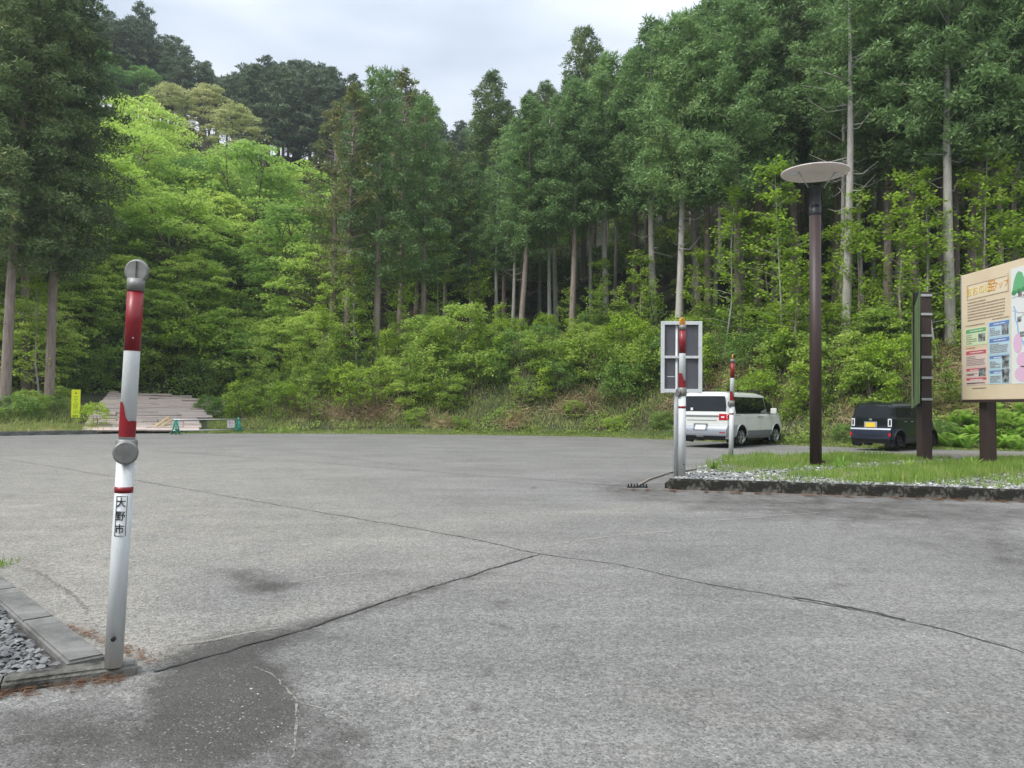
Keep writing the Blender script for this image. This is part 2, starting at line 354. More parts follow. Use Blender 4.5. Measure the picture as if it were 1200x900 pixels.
def build_lot():
    A = np.concatenate([np.linspace(-180, -46, 30), np.linspace(-44, 44, 420), np.linspace(46, 180, 30)])
    nr = 220; tt = np.linspace(0, 1, nr)
    Rb = np.interp(A, ba, br)+.05+.12*np.sin(A*7.3)*np.sin(A*2.9)*((np.abs(A) < 45))
    rr = 0.4*(Rb[None, :]/0.4)**tt[:, None]
    X = rr*np.sin(np.radians(A))[None, :]; Y = rr*np.cos(np.radians(A))[None, :]
    na = len(A)
    V = np.stack([X.ravel(), Y.ravel(), np.zeros(X.size)], -1)
    V = np.vstack([V, [[0, 0, 0]]])
    i = np.arange(nr-1)[:, None]*na; j = np.arange(na-1)[None, :]
    Q = np.stack([(i+j).ravel(), (i+j+1).ravel(), (i+j+1+na).ravel(), (i+j+na).ravel()], -1)[:, ::-1]
    me = mesh_np('asphalt', V, Q, asphalt_mat(), True)
    px, py = proj(V[:, 0], V[:, 1]); px = np.nan_to_num(px, nan=-9e3); py = np.nan_to_num(py, nan=9e3)
    d, s = stain_fields(px, py)
    for cx_, cy_2, r_, w_, k_ in ((-9, 17, 13.2, .11, .20), (-9, 17, 14.7, .11, .20), (16, 2, 12.5, .12, .16), (16, 2, 14.0, .12, .16), (3, 30, 17, .13, .15), (3, 30, 18.5, .13, .15)):
        d = d+k_*np.exp(-((np.hypot(V[:, 0]-cx_, V[:, 1]-cy_2)-r_)/w_)**2)
    ca = me.color_attributes.new('stain', 'FLOAT_COLOR', 'POINT')
    ca.data.foreach_set('color', np.stack([d, s, d*0, d*0+1], -1).astype(np.float32).ravel())
    tag(link('asphalt', me), 'grey asphalt surface of the car park', None, None, 'structure')
    # small disc closing the middle
    b = MB(); b.tube([(0, 0, -.02), (0, 0, -.001)], .42, 24); tag(b.build('asphalt_patch', me.materials[0]), None, None, None, 'structure')
build_lot()
def soil_mat():
    m = mat('forest_soil', (.035, .028, .017), .95, noise=(.9, (.05, .075, .022), .4, .62), bump=.6, bscale=3)
    return m
SOIL = soil_mat()
def build_terrain():
    xs = np.unique(np.concatenate([np.linspace(-300, -80, 8), np.arange(-80, -34, 2.0), np.arange(-34, 34, .6), np.arange(34, 90, 2.0), np.linspace(90, 300, 8)]))
    ys = np.unique(np.concatenate([np.linspace(-300, -60, 6), np.arange(-60, 16, 6.0), np.arange(16, 62, .6), np.arange(62, 170, 2.5), np.linspace(170, 300, 6)]))
    X, Y = np.meshgrid(xs, ys); Z = T(X, Y); na = len(xs)
    V = np.stack([X.ravel(), Y.ravel(), Z.ravel()], -1)
    i = np.arange(len(ys)-1)[:, None]*na; j = np.arange(na-1)[None, :]
    Q = np.stack([(i+j).ravel(), (i+j+1).ravel(), (i+j+1+na).ravel(), (i+j+na).ravel()], -1)
    tag(link('ground', mesh_np('ground', V, Q, SOIL, True)), 'wooded slopes and earth around the car park', None, None, 'structure')
build_terrain()
def ribbon(name, pts, w0, w1, seed=0, z=.004, mt=None):
    rng = random.Random(seed); P = [gnd(*p) for p in pts]; fine = []
    for a, b in zip(P[:-1], P[1:]):
        n = max(2, int((b-a).length/.03))
        for i in range(n): fine.append(a.lerp(b, i/n))
    fine.append(P[-1]); off = 0; vs = []; wa = wb_ = w0
    for i, p in enumerate(fine):
        d = (fine[min(i+1, len(fine)-1)]-fine[max(0, i-1)]).normalized(); nn = Vector((-d.y, d.x, 0))
        off = off*.93+rng.gauss(0, .0045); wa = wa*.6+.4*(w0+(w1-w0)*rng.random()**3); wb_ = wb_*.6+.4*(w0+(w1-w0)*rng.random()**3)
        c = p+nn*off
        vs += [c+nn*wa*.7+Vector((0, 0, z)), c-nn*wb_*.7+Vector((0, 0, z))]
    fs = [(2*i, 2*i+1, 2*i+3, 2*i+2) for i in range(len(fine)-1)]
    o = MB().add(vs, fs).build(name, mt or M['crack']); return tag(o, 'dark cracked joint in the asphalt', None, None, 'structure')
ribbon('pavement_crack', [(0, 537), (160, 563), (390, 603), (540, 629), (625, 648), (720, 662), (860, 690), (1000, 715), (1110, 738), (1210, 768)], .004, .026, 1)
ribbon('pavement_crack', [(930, 700), (960, 705), (1010, 716), (1060, 727)], .004, .05, 5, .005)
ribbon('pavement_crack', [(632, 650), (560, 672), (430, 712), (320, 750), (180, 788)], .005, .034, 2, .006)
ribbon('pavement_crack', [(170, 527), (420, 546), (560, 557), (745, 571)], .01, .03, 3)
ribbon('pavement_crack', [(300, 524), (470, 545), (640, 533)], .008, .025, 4)
def broken(name, col, lo, hi, sc_=18):
    """a thin deposit that lies only here and there"""
    m = bpy.data.materials.new(name); m.use_nodes = True; t = m.node_tree; p = t.nodes['Principled BSDF']; o = t.nodes['Material Output']
    p.inputs['Base Color'].default_value = (*col, 1); p.inputs['Roughness'].default_value = .95
    tc = t.nodes.new('ShaderNodeTexCoord'); n = t.nodes.new('ShaderNodeTexNoise'); n.inputs['Scale'].default_value = sc_; n.inputs['Detail'].default_value = 6; n.inputs['Roughness'].default_value = .75
    t.links.new(tc.outputs['Object'], n.inputs['Vector']); r = t.nodes.new('ShaderNodeMapRange'); r.inputs[1].default_value = lo; r.inputs[2].default_value = hi; t.links.new(n.outputs[0], r.inputs[0])
    tr = t.nodes.new('ShaderNodeBsdfTransparent'); mx = t.nodes.new('ShaderNodeMixShader'); t.links.new(r.outputs[0], mx.inputs[0]); t.links.new(tr.outputs[0], mx.inputs[1]); t.links.new(p.outputs[0], mx.inputs[2]); t.links.new(mx.outputs[0], o.inputs[0]); return m
SED = broken('dried_silt', (.40, .375, .33), .40, .70)
def silt(pts, w0, w1, seed):
    o = ribbon('silt_streak', pts, w0, w1, seed, .0045, SED); o['label'] = 'pale dried silt line on the asphalt'
silt([(300, 782), (325, 797), (342, 822), (340, 850), (333, 890)], .003, .018, 11)
silt([(342, 820), (375, 832), (405, 850)], .003, .02, 12)
silt([(430, 784), (480, 783), (525, 783)], .004, .02, 13)
silt([(38, 668), (70, 690), (92, 712), (97, 728)], .02, .10, 14)
silt([(62, 650), (85, 668), (95, 684)], .02, .09, 15)
silt([(0, 655), (40, 667), (75, 688), (105, 715), (118, 742)], .02, .12, 17)
silt([(180, 760), (260, 748), (330, 735)], .01, .06, 18)
silt([(820, 612), (900, 605), (960, 601)], .02, .12, 19)
silt([(640, 640), (720, 628), (800, 622)], .02, .14, 20)
silt([(340, 683), (380, 676), (425, 671)], .02, .07, 16)

# ------------------------------------------------------------------ kerbs and beds
def kerb_run(root, pts, width, h, blk, mt, side=1, z0=-.02):
    """blocks along a polyline; pts = the outer bottom edge; side=+1 body lies to the left of travel"""
    for a, b in zip(pts[:-1], pts[1:]):
        a = Vector((a[0], a[1], 0)); b = Vector((b[0], b[1], 0)); Lh = (b-a).length; n = max(1, round(Lh/blk)); d = (b-a)/Lh
        nn = Vector((-d.y, d.x, 0))*side; ang = math.atan2(d.y, d.x)
        me = None
        for i in range(n):
            c = a+d*Lh*(i+.5)/n+nn*width/2
            key = (round(Lh/n, 3), width, h)
            if me is None:
                bm = bmesh.new(); bmesh.ops.create_cube(bm, size=1)
                for v in bm.verts:
                    v.co = Vector((v.co.x*(Lh/n-.008), v.co.y*width, (v.co.z+.5)*h))
                bmesh.ops.bevel(bm, geom=[e for e in bm.edges if e.verts[0].co.z > h*.5 and e.verts[1].co.z > h*.5], offset=min(.022, h*.2), segments=3, affect='EDGES')
                me = bpy.data.meshes.new('kerb_block'); bm.to_mesh(me); bm.free(); me.materials.append(mt)
            o = link('kerb_block', me, root); o.location = (c.x, c.y, z0+random.Random(i).uniform(-.003, .003)); o.rotation_euler = (0, 0, ang)
random.seed(4)
KH = .18
kA = gnd(783, 573.5); kB = gnd(1200, 588); kB = kA+(kB-kA)*2.4
tip_back = gnd(812, 553); bk1 = gnd(838, 543); bk2 = gnd(1000, 535); bk3 = gnd(1200, 537)
kr = tag(link('traffic_island_kerb', None), 'mossy concrete kerb round the planted island', None, None, 'structure')
kerb_run(kr, [(kA.x, kA.y), (kB.x, kB.y)], .16, KH+.02, .6, M['moss'], 1)
tl = Vector((kA.x-.02, kA.y+.2, 0))
kerb_run(kr, [(bk3.x, bk3.y), (bk2.x, bk2.y), (bk1.x, bk1.y), (tl.x, tl.y)], .14, KH-.05, .6, M['moss'], 1)
# island soil
def poly_sheet(name, P, z, mt, label, kind='structure'):
    b = MB(); vs = [(p[0], p[1], z) for p in P]; b.add(vs, [tuple(range(len(vs)))]); return tag(b.build(name, mt), label, None, None, kind)
ISL = [(kA.x+.05, kA.y+.12), (kB.x, kB.y+.12), (bk3.x+6, bk3.y), (bk3.x, bk3.y-.1), (bk2.x, bk2.y-.1), (bk1.x+.05, bk1.y-.1)]
poly_sheet('island_soil', ISL, KH-.035, mat('island_earth', (.11, .095, .075), .95, noise=(3, (.20, .18, .15), .35, .65), bump=.5, bscale=30), 'stony earth bed of the planted island')
# left corner bed
LK = .055
p0 = gnd(-60, 822, 0); p1 = gnd(162, 791, 0)
q1 = gnd(134, 772, LK); q0 = gnd(-60, 625, LK)
lk = tag(link('corner_bed_kerb', None), 'concrete kerb of the gravel corner bed', None, None, 'structure')
far = p1+(p0-p1)*3
kerb_run(lk, [(far.x, far.y), (p1.x, p1.y)], .15, LK+.022, .6, M['aged'], 1)
dq = (Vector((q1.x, q1.y, 0))-Vector((q0.x, q0.y, 0))).normalized()
e1 = Vector((q1.x, q1.y, 0))-dq*.13; e0 = e1-dq*7.2
kerb_run(lk, [(e0.x, e0.y), (e1.x, e1.y)], .19, LK+.014, 1.1, M['concrete'], -1)
nn_ = Vector((dq.y, -dq.x, 0))
BED = [far, e1+nn_*.1, e0+nn_*.1, Vector((far.x-3, e0.y, 0))]
poly_sheet('gravel_bed', [(p.x, p.y) for p in (far+Vector((0, .12, 0)), e1+nn_*.12+Vector((0, .02, 0)), e0+nn_*.12, Vector((far.x-3, e0.y, 0)))], .008, mat('bed_soil', (.06, .055, .05), .95, bump=.4), 'earth under the gravel of the corner bed')
# far left kerb
fk = tag(link('far_kerb', None), 'low concrete kerb along the far left edge', None, None, 'structure')
fp = [gnd(x, y-.5) for x, y in ((-40, 511.5), (0, 511.5), (160, 508))]
kerb_run(fk, [(p.x, p.y) for p in fp], .15, .20, .9, M['concrete'], 1)

# ------------------------------------------------------------------ scatter helpers
def leaves(Cn, U, V_, Ln, Wd):
    """rhombic leaves: centre-base Cn, axis U, side V_, per-leaf length and width arrays"""
    n = len(Cn); Ln = Ln[:, None]; Wd = Wd[:, None]
    a = Cn; b = Cn+U*Ln*.5+V_*Wd*.5; c = Cn+U*Ln; d = Cn+U*Ln*.5-V_*Wd*.5
    V = np.stack([a, b, c, d], 1).reshape(-1, 3); Q = np.arange(4*n).reshape(n, 4)
    return V, Q
def unit(a): return a/np.maximum(np.linalg.norm(a, axis=1, keepdims=True), 1e-6)
def inpoly(x, y, P):
    r = np.zeros(len(x), bool); n = len(P)
    for i in range(n):
        x1, y1 = P[i][0], P[i][1]; x2, y2 = P[(i+1) % n][0], P[(i+1) % n][1]
        c = ((y1 > y) != (y2 > y)) & (x < (x2-x1)*(y-y1)/((y2-y1) if y2 != y1 else 1e-9)+x1); r ^= c
    return r
def stones(name, X, Y, Z, S, mt, label, seed):
    g = np.random.default_rng(seed); n = len(X)
    base = np.array([[1, 0, 0], [.3, .9, .1], [-.8, .6, 0], [-.9, -.5, .1], [.2, -1, 0], [.1, .1, .75], [-.25, -.05, .62]])
    F_ = np.array([[0, 1, 5], [1, 2, 5], [2, 6, 5], [2, 3, 6], [3, 4, 6], [4, 5, 6], [4, 0, 5]])
    a = g.uniform(0, 6.28, n); s = S[:, None, None]*g.uniform(.6, 1.3, (n, 1, 3)); 
    B = base[None]*g.uniform(.75, 1.2, (n, 7, 3))*s; B[:, :, 2] *= .6
    B[:, :, 2] += B[:, :, 0]*g.uniform(-.5, .5, (n, 1))
    ca, sa = np.cos(a)[:, None], np.sin(a)[:, None]
    V = np.stack([B[:, :, 0]*ca-B[:, :, 1]*sa+X[:, None], B[:, :, 0]*sa+B[:, :, 1]*ca+Y[:, None], B[:, :, 2]+Z[:, None]], -1).reshape(-1, 3)
    Q = (F_[None]+7*np.arange(n)[:, None, None]).reshape(-1, 3)
    return tag(link(name, mesh_np(name, V, Q, mt, False, True)), label, 'gravel', None, 'stuff')
g = np.random.default_rng(3)
# gravel in the corner bed
n = 26000; X = g.uniform(-6, -1.9, n); Y = g.uniform(3.2, 8, n)
inner = [(p.x, p.y) for p in (far+Vector((0, .17, 0)), e1+nn_*.19+Vector((-.02, -.02, 0)), e0+nn_*.19, Vector((far.x-3, e0.y, 0)))]
k = inpoly(X, Y, inner) & (np.hypot(X, Y) < 7.6); X, Y = X[k], Y[k]
stones('gravel', X, Y, .010+g.uniform(0, .03, len(X)), g.uniform(.011, .028, len(X)), M['stone'], 'loose grey gravel filling the kerbed corner bed', 1)
# island gravel
n = 26000; X = g.uniform(2.8, 12, n); Y = g.uniform(11.5, 20, n)
IIN = [(kA.x+.1, kA.y+.2), (kB.x, kB.y+.2), (bk3.x+6, bk3.y-.1), (bk3.x, bk3.y-.25), (bk2.x, bk2.y-.25), (bk1.x+.15, bk1.y-.25)]
k = inpoly(X, Y, IIN) & (g.random(n) < np.clip(1.25-(X-3)*.13-(Y-13)*.05, .18, 1)); X, Y = X[k], Y[k]
stones('island_gravel', X, Y, KH-.035+g.uniform(0, .03, len(X)), g.uniform(.016, .045, len(X)), M['stone'], 'grey stones scattered over the planted island', 2)
# crumbs on the asphalt
Xc, Yc = [], []
for _ in range(260):
    p = gnd(g.uniform(0, 1200), 520+380*g.random()**.8); Xc.append(p.x); Yc.append(p.y)
for _ in range(200):
    p = gnd(g.normal(300, 70), g.normal(860, 35)); Xc.append(p.x); Yc.append(p.y)
Xc, Yc = np.array(Xc), np.array(Yc)
stones('crumbs', Xc, Yc, np.full(len(Xc), .001), g.uniform(.002, .006, len(Xc)), M['stone'], 'small stone crumbs lying on the asphalt', 5)['category'] = 'grit'

def blades(name, P, hgt, wid, mt, label, cat, seed, lean=.35, z=None):
    g = np.random.default_rng(seed); n = len(P)
    U = unit(np.stack([g.normal(0, lean, n), g.normal(0, lean, n), np.ones(n)], -1)); a = g.uniform(0, 6.28, n)
    V_ = np.stack([np.cos(a), np.sin(a), np.zeros(n)], -1)
    V, Q = leaves(P, U, V_, hgt*g.uniform(.5, 1.2, n), wid*g.uniform(.7, 1.3, n))
    return tag(link(name, mesh_np(name, V, Q, mt)), label, cat, None, 'stuff')
# island grass: tufts
X = g.uniform(3.6, 14, 85000); Y = g.uniform(11.5, 20, 85000)
nn2 = vnoise(X*2.3, Y*2.3, 1)+.6*vnoise(X*5, Y*5, 4)
dens = np.clip((X-3.9)/1.8, 0, 1)*.9+.08
fr = (Y-(kA.y+(X-kA.x)*(kB.y-kA.y)/(kB.x-kA.x)))
k = inpoly(X, Y, IIN) & (g.random(len(X)) < dens*np.clip(.50+nn2, .08, 1)*np.clip((fr-.2)/.7, .12, 1)); X, Y = X[k], Y[k]
blades('grass', np.stack([X, Y, np.full(len(X), KH-.04)], -1), .21*np.clip(.75+.6*vnoise(X*1.7, Y*1.7, 6), .35, 1.5), .015, M['grass'], 'bright green grass growing among the island stones', 'grass', 7, .25)
# a little grass by the left bed
cgs = gnd(12, 664); P = np.stack([g.normal(cgs.x-.1, .07, 160), g.normal(cgs.y, .12, 160), np.zeros(160)], -1)
blades('grass', P, .07, .006, M['grass'], 'small grass tuft growing beside the left kerb', 'grass', 8, .4)
# cedar needles fallen along the kerbs
def litter(name, line, spread, n, ln, seed, label):
    g = np.random.default_rng(seed); t = g.random(n); t2 = np.clip(t+.05*vnoise(t*40, t*13), 0, 1)
    A_, B_ = np.array(line[0][:2]), np.array(line[1][:2]); P = A_+(B_-A_)*t2[:, None]
    d = (B_-A_)/np.linalg.norm(B_-A_); nn = np.array([d[1], -d[0]]); dist = np.abs(g.normal(0, spread, n))*(.5+.5*np.sin(t*37)**2+.3)
    P = P+nn*dist[:, None]; P3 = np.column_stack([P, .008+g.uniform(0, .02, n)*np.exp(-dist/spread)])
    a = g.normal(math.atan2(d[1], d[0]), .8, n); U = np.stack([np.cos(a), np.sin(a), g.normal(0, .12, n)], -1); V_ = np.stack([-np.sin(a), np.cos(a), np.zeros(n)], -1)
    V, Q = leaves(P3, unit(U), V_, ln*g.uniform(.4, 1.3, n), ln*.09*g.uniform(.7, 1.5, n))
    tag(link(name, mesh_np(name, V, Q, M['needle'])), label, 'leaf litter', None, 'stuff')
litter('fallen_needles', (kA-Vector((.9, 0, 0)), kA+(kB-kA)*.45), .12, 4200, .07, 1, 'rusty cedar needles lying along the island kerb')
litter('fallen_needles', (far, p1), .045, 1300, .05, 2, 'rusty cedar needles lying along the near corner kerb')
litter('fallen_needles', (p1+Vector((.02, .12, 0)), e1-dq*.9), .045, 420, .05, 3, 'rusty cedar needles lying beside the red and white pole')

# ------------------------------------------------------------------ poles
def snow_pole(name, base, H, r, rot, disc_mat, label, lean=0, txt=False, disc_rot=0, chipped=True, low_disc=(0, -1)):
    t = empty(name, base, rot, label, 'marker pole'); t.rotation_euler = (0, lean, rot)
    hB = H*.53                                  # sleeve height
    MB().tube([(0, 0, -.002), (0, 0, hB*.985-.06)], r, 24).build('lower_tube', M['white'], t)
    MB().tube([(0, 0, hB*.775), (0, 0, hB*.802)], r*1.02, 24).build('red_band', M['red'], t)
    MB().tube([(0, 0, hB-.085*H/2), (0, 0, hB-.08*H/2), (0, 0, hB+.01*H/2), (0, 0, hB+.016*H/2)], [r*1.05, r*1.2, r*1.2, r*1.02], 24).build('sleeve', M['alu'], t)
    r2 = r*.90; z1 = hB+.01; zt = H*.894
    MB().tube([(0, 0, z1), (0, 0, zt)], r2, 24).build('upper_tube', M['white'], t)
    MB().tube([(0, 0, H*.75), (0, 0, zt-.001)], r2*1.025, 24).build('red_sleeve', M['red'], t)
    # worn red sleeve above the joint: ragged top edge
    n = 40; vs = []; zl = z1+.02; rng = random.Random(7)
    for k in range(n):
        a = 2*math.pi*k/n; x = (a-1.5*math.pi)    # 0 at -Y side
        x = (x+math.pi) % (2*math.pi)-math.pi
        top = H*.605-.045*H/2*math.tanh(x*4)+rng.uniform(-.004, .004)
        vs += [(r2*1.03*math.cos(a), r2*1.03*math.sin(a), zl), (r2*1.03*math.cos(a), r2*1.03*math.sin(a), top)]
    MB().add(vs, [(2*k, 2*((k+1) % n), 2*((k+1) % n)+1, 2*k+1) for k in range(n)], True).build('torn_red_sleeve', M['red'], t)
    MB().tube([(0, 0, zt), (0, 0, zt+.03*H)], r2*1.1, 24).build('cap', M['alu'], t)
    D = Matrix.Rotation(disc_rot, 3, 'Z'); dr = .0295*H
    cz = H*.9425
    top = MB(); top.disc(D @ Vector((0, .012, 0))+Vector((0, 0, cz)), D @ Vector((0, -1, 0)), dr, .024, 32).build('top_reflector', disc_mat, t)
    MB().box((0, 0, cz-.1*dr), (.006, .04, dr*1.9), D).build('reflector_rib', M['alu'], t)
    ld = Vector((low_disc[0], low_disc[1], 0)).normalized()
    MB().disc(ld*r*1.1+Vector((0, 0, hB-.045*H/2)), ld, dr*.95, .022, 32).build('lower_reflector', M['alu'], t)
    MB().disc((r*.30, -r*.85, hB*.13), (0.2, -1, 0), .012, .02, 6).build('bolt', M['black'], t)
    MB().disc((r2*.45, -r2*.75, H*.78), (0.3, -1, 0), .004, .01, 6).build('rivet', M['galv'], t)
    return t
def text_part(s, size, mt, parent, Mx, name='lettering', ext=.0008, sx=1, bold=0):
    cu = bpy.data.curves.new('t', 'FONT'); cu.body = s; cu.size = size; cu.align_x = 'CENTER'; cu.align_y = 'CENTER'; cu.extrude = ext; cu.offset = bold
    cu.resolution_u = 2
    o = bpy.data.objects.new('t', cu); C.objects.link(o)
    me = bpy.data.meshes.new_from_object(o.evaluated_get(bpy.context.evaluated_depsgraph_get()))
    bpy.data.objects.remove(o); bpy.data.curves.remove(cu)
    me.materials.clear(); me.materials.append(mt); me.transform(Matrix.Diagonal((sx, 1, 1, 1))); me.transform(Mx)
    return link(name, me, parent)
pb = gnd(133, 780, LK); 
ph = 2.153
pole = snow_pole('snow_pole', pb, ph, .0435, 0, M['alu'], 'near red and white metal pole with grey discs on the left kerb', lean=.036, low_disc=(.45, -1))
FR = Matrix.Rotation(math.pi/2, 4, 'X')       # text upright, facing -Y
blk = mat('black_print', (.02, .02, .025), .6)
for s, z in (('大', .834), ('野', .767), ('市', .700)):
    text_part(s, .052, blk, pole, Matrix.Translation((.012, -.0452, z)) @ FR, bold=.0004)
fr = MB()
for a, b, c, d in ((-.013, .036, .868, .8705), (-.013, .036, .667, .6695), (-.0135, -.0115, .667, .8705), (.0345, .0365, .667, .8705)):
    fr.box(((a+b)/2, -.0440 if b-a > .01 or b < 0 else -.0295, (c+d)/2), (b-a, .002, d-c))
fr.build('label_frame', blk, pole)
pB = gnd(799, 557, KH); snow_pole('snow_pole', pB, (557-372)/F*pB.y/.972, .066, 0, M['orange'], 'red and white pole with orange disc at the tip of the island', lean=.002, disc_rot=.7, low_disc=(-1, -.2))
pC = gnd(856.5, 538, KH-.05); snow_pole('snow_pole', pC, (538-415)/F*pC.y/.972, .058, 0, M['orange'], 'farther red and white pole with orange disc in front of the white van', lean=.018, disc_rot=1.2, low_disc=(-1, -.2))

# lamp
lp = gnd(956, 547, KH-.04); hL = (547-218)/F*lp.y
la = empty('park_lamp', lp, 0, 'tall brown lamp post with pale round disc on the island', 'street lamp')
MB().tube([(0, 0, -.1), (0, 0, hL-.62)], .125, 24).build('post', M['brown'], la)
MB().tube([(0, 0, hL-.62), (0, 0, hL-.6), (0, 0, hL-.40)], .128, 24).build('lower_collar', M['black'], la)
MB().tube([(0, 0, hL-.43), (0, 0, hL-.4), (0, 0, hL-.13), (0, 0, hL-.02), (0, 0, hL)], [.13, .12, .122, .155, .155], 24).build('lamp_head', M['black'], la)
zd = hL+.31
dm = MB(); dm.tube([(0, 0, zd), (0, 0, zd+.012), (0, 0, zd+.03), (0, 0, zd+.035)], [.70, .715, .715, .70], 48); dm.build('reflector_disc', M['lampdisc'], la)
for sx in (-1, 1):
    MB().tube([(sx*.17, -.05, hL-.02), (sx*.40, -.12, zd)], .011, 8).build('strut', M['galv'], la)
    f = MB(); f.tube([(sx*.47, -.02, zd), (sx*.47, -.02, zd-.02), (sx*.47, -.02, zd-.035), (sx*.47, -.02, zd-.05)], [.10, .10, .06, .03], 20).build('disc_mount', M['clearlens'], la)
MB().bbox((.13, 0, .06), (.12, .06, .16), .01).build('base_bracket', M['brown'], la)

# ------------------------------------------------------------------ sign seen from the back
sb = gnd(799, 553, KH); Yb = sb.y+.35
tl_ = atY(774.5, 376.5, Yb); br_ = atY(822, 461, Yb-.0)
cx, cz_, ww, hh = (tl_.x+br_.x)/2, (tl_.z+br_.z)/2, br_.x-tl_.x, tl_.z-br_.z
bs = empty('notice_board', (cx, Yb, KH-.03), R(-3), 'white framed notice board seen from the back beside the pole', 'sign')
z0 = cz_-(KH-.03)
MB().box((0, -.0, z0), (ww-.04, .02, hh-.04)).build('back_panel', M['panelback'], bs)
for x, z, a, b in ((-ww/2+.035, z0, .07, hh), (ww/2-.035, z0, .07, hh), (0.02, z0, .08, hh-.14)):
    MB().bbox((x, -.035, z), (a, .05, b), .006).build('frame_bar', M['white'], bs)
for z in (z0-hh/2+.045, z0, z0+hh/2-.035):
    if z == z0:
        MB().bbox((-ww/4+.0, -.036, z), (ww/2-.11, .044, .05), .006).build('frame_bar', M['white'], bs)
        MB().bbox((ww/4+.01, -.036, z), (ww/2-.12, .044, .05), .006).build('frame_bar', M['white'], bs)
    else: MB().bbox((0, -.034, z), (ww-.141, .05, .07), .006).build('frame_bar', M['white'], bs)
MB().tube([(-.09, .03, -.1), (-.09, .03, z0+hh*.45)], .045, 16).build('post', M['white'], bs)
MB().box((-ww/4, -.012, z0-hh*.27), (.14, .004, .014)).build('sticker', M['white'], bs)

# ------------------------------------------------------------------ big map board
BX, Y1, Y2, ZT, ZB = 10.62, 18.1, 14.1, 4.58, 1.64
mb = empty('map_board', (BX, (Y1+Y2)/2, KH-.04), 0, 'large beige map board on brown posts at the right edge', 'sign')
zo = -(KH-.04)
WB, HB = Y1-Y2, ZT-ZB; zc = (ZT+ZB)/2+zo
MB().bbox((.04, 0, zc), (.08, WB, HB), .01).build('panel', M['board'], mb)
for s in (-1, 1): MB().bbox((0.05, s*WB/2+s*.006, zc), (.13, .012, HB+.02), .003).build('edge_trim', M['galv'], mb)
MB().bbox((0.06, 0, zc-HB/2-.03), (.16, WB, .06), .006).build('bottom_rail', M['brown'], mb)
pY = atY(1156, 500, 1).y
for yy in (17.5, 14.9):
    MB().bbox((.22, yy-(Y1+Y2)/2, (ZB+.6+zo)/2), (.24, .26, ZB+.9), .012).build('post', M['brown'], mb)
# face: u from 0 (far/left end) to 1, v from 0 (top) to 1, facing -X; reading direction towards the camera
def mu(u, v, off=.004): return Vector((-off, WB/2-u*WB, zc+HB/2-v*HB))
def flat(name, u0_, v0_, u1_, v1_, mt, off=.004, par=None):
    a, b, c, d = mu(u0_, v0_, off), mu(u1_, v0_, off), mu(u1_, v1_, off), mu(u0_, v1_, off)
    e = [p+Vector((off-.0003, 0, 0)) for p in (a, b, c, d)]
    return MB().add([a, b, c, d]+e, [(3, 2, 1, 0), (0, 1, 5, 4), (1, 2, 6, 5), (2, 3, 7, 6), (3, 0, 4, 7)]).build(name, mt, par or mb)
def pm(n_, c, **k): return mat('print_'+n_, c, .5, **k)
PW, PG, PR, PBl = pm('white', (.84, .86, .85)), pm('palegreen', (.72, .84, .55)), pm('palered', (.85, .68, .64)), pm('paleblue', (.55, .75, .86))
HG, HR, HBb = pm('green', (.18, .45, .20)), pm('red', (.66, .13, .16)), pm('blue', (.16, .27, .58))
TX = pm('text', (.30, .24, .22)); PK = pm('pink', (.84, .55, .74)); RD = pm('road', (.40, .40, .45)); RV = pm('river', (.35, .55, .80))
PH = pm('photo', (.05, .06, .05), noise=(9, (.40, .42, .45), .4, .6)); TR = pm('tree', (.17, .50, .24)); TRD = pm('bush', (.08, .30, .12))
rp = random.Random(5)
def lines(u0_, u1_, v0_, v1_, n, par=None, mt=TX, h=.0035):
    b = MB()
    for i in range(n):
        v = v0_+(v1_-v0_)*(i+.5)/n; u = u0_
        e = u0_+(u1_-u0_)*rp.choice((1, 1, .96, .7, .5))
        while u < e:
            w_ = rp.uniform(.004, .012); 
            a, bb, c, d = mu(u, v-h*rp.uniform(.7, 1.2), .0065), mu(min(u+w_, e), v-h, .0065), mu(min(u+w_, e), v+h, .0065), mu(u, v+h, .0065)
            b.add([a, bb, c, d], [(3, 2, 1, 0)]); u += w_+rp.uniform(.001, .004)
    o = b.build('text_lines', mt, par or mb); o['kind'] = 'stuff'; return o

UM = .45                                       # where the map sheet begins
# title
yo = pm('title_yellow', (.88, .62, .08)); og = pm('title_orange', (.82, .38, .08)); cream = pm('title_cream', (.86, .74, .55))
flat('title_panel', .075, .105, .42, .205, cream, .003)
ob = MB()
for a in ((.06, .095, .415, .098), (.06, .21, .43, .213), (.055, .095, .0585, .213), (.425, .08, .4285, .213)):
    p = [mu(a[0], a[1], .005), mu(a[2], a[1], .005), mu(a[2], a[3], .005), mu(a[0], a[3], .005)]; ob.add(p, [(3, 2, 1, 0)])
ob.build('title_border', TX, mb)
LB = Matrix(((0, 0, -1, 0), (-1, 0, 0, 0), (0, 1, 0, 0), (0, 0, 0, 1)))   # text x -> -Y, y -> Z, normal -> -X
def on_board(u, v, off=.007): return Matrix.Translation(mu(u, v, off)) @ LB
text_part('おおのぼ', .24, yo, mb, on_board(.165, .155), 'title_lettering', .001, 1.0)
text_part('宝', .30, og, mb, on_board(.285, .145), 'title_lettering', .001)
text_part('マップ', .18, og, mb, on_board(.365, .150), 'title_lettering', .001)
lines(.06, .40, .225, .385, 7)
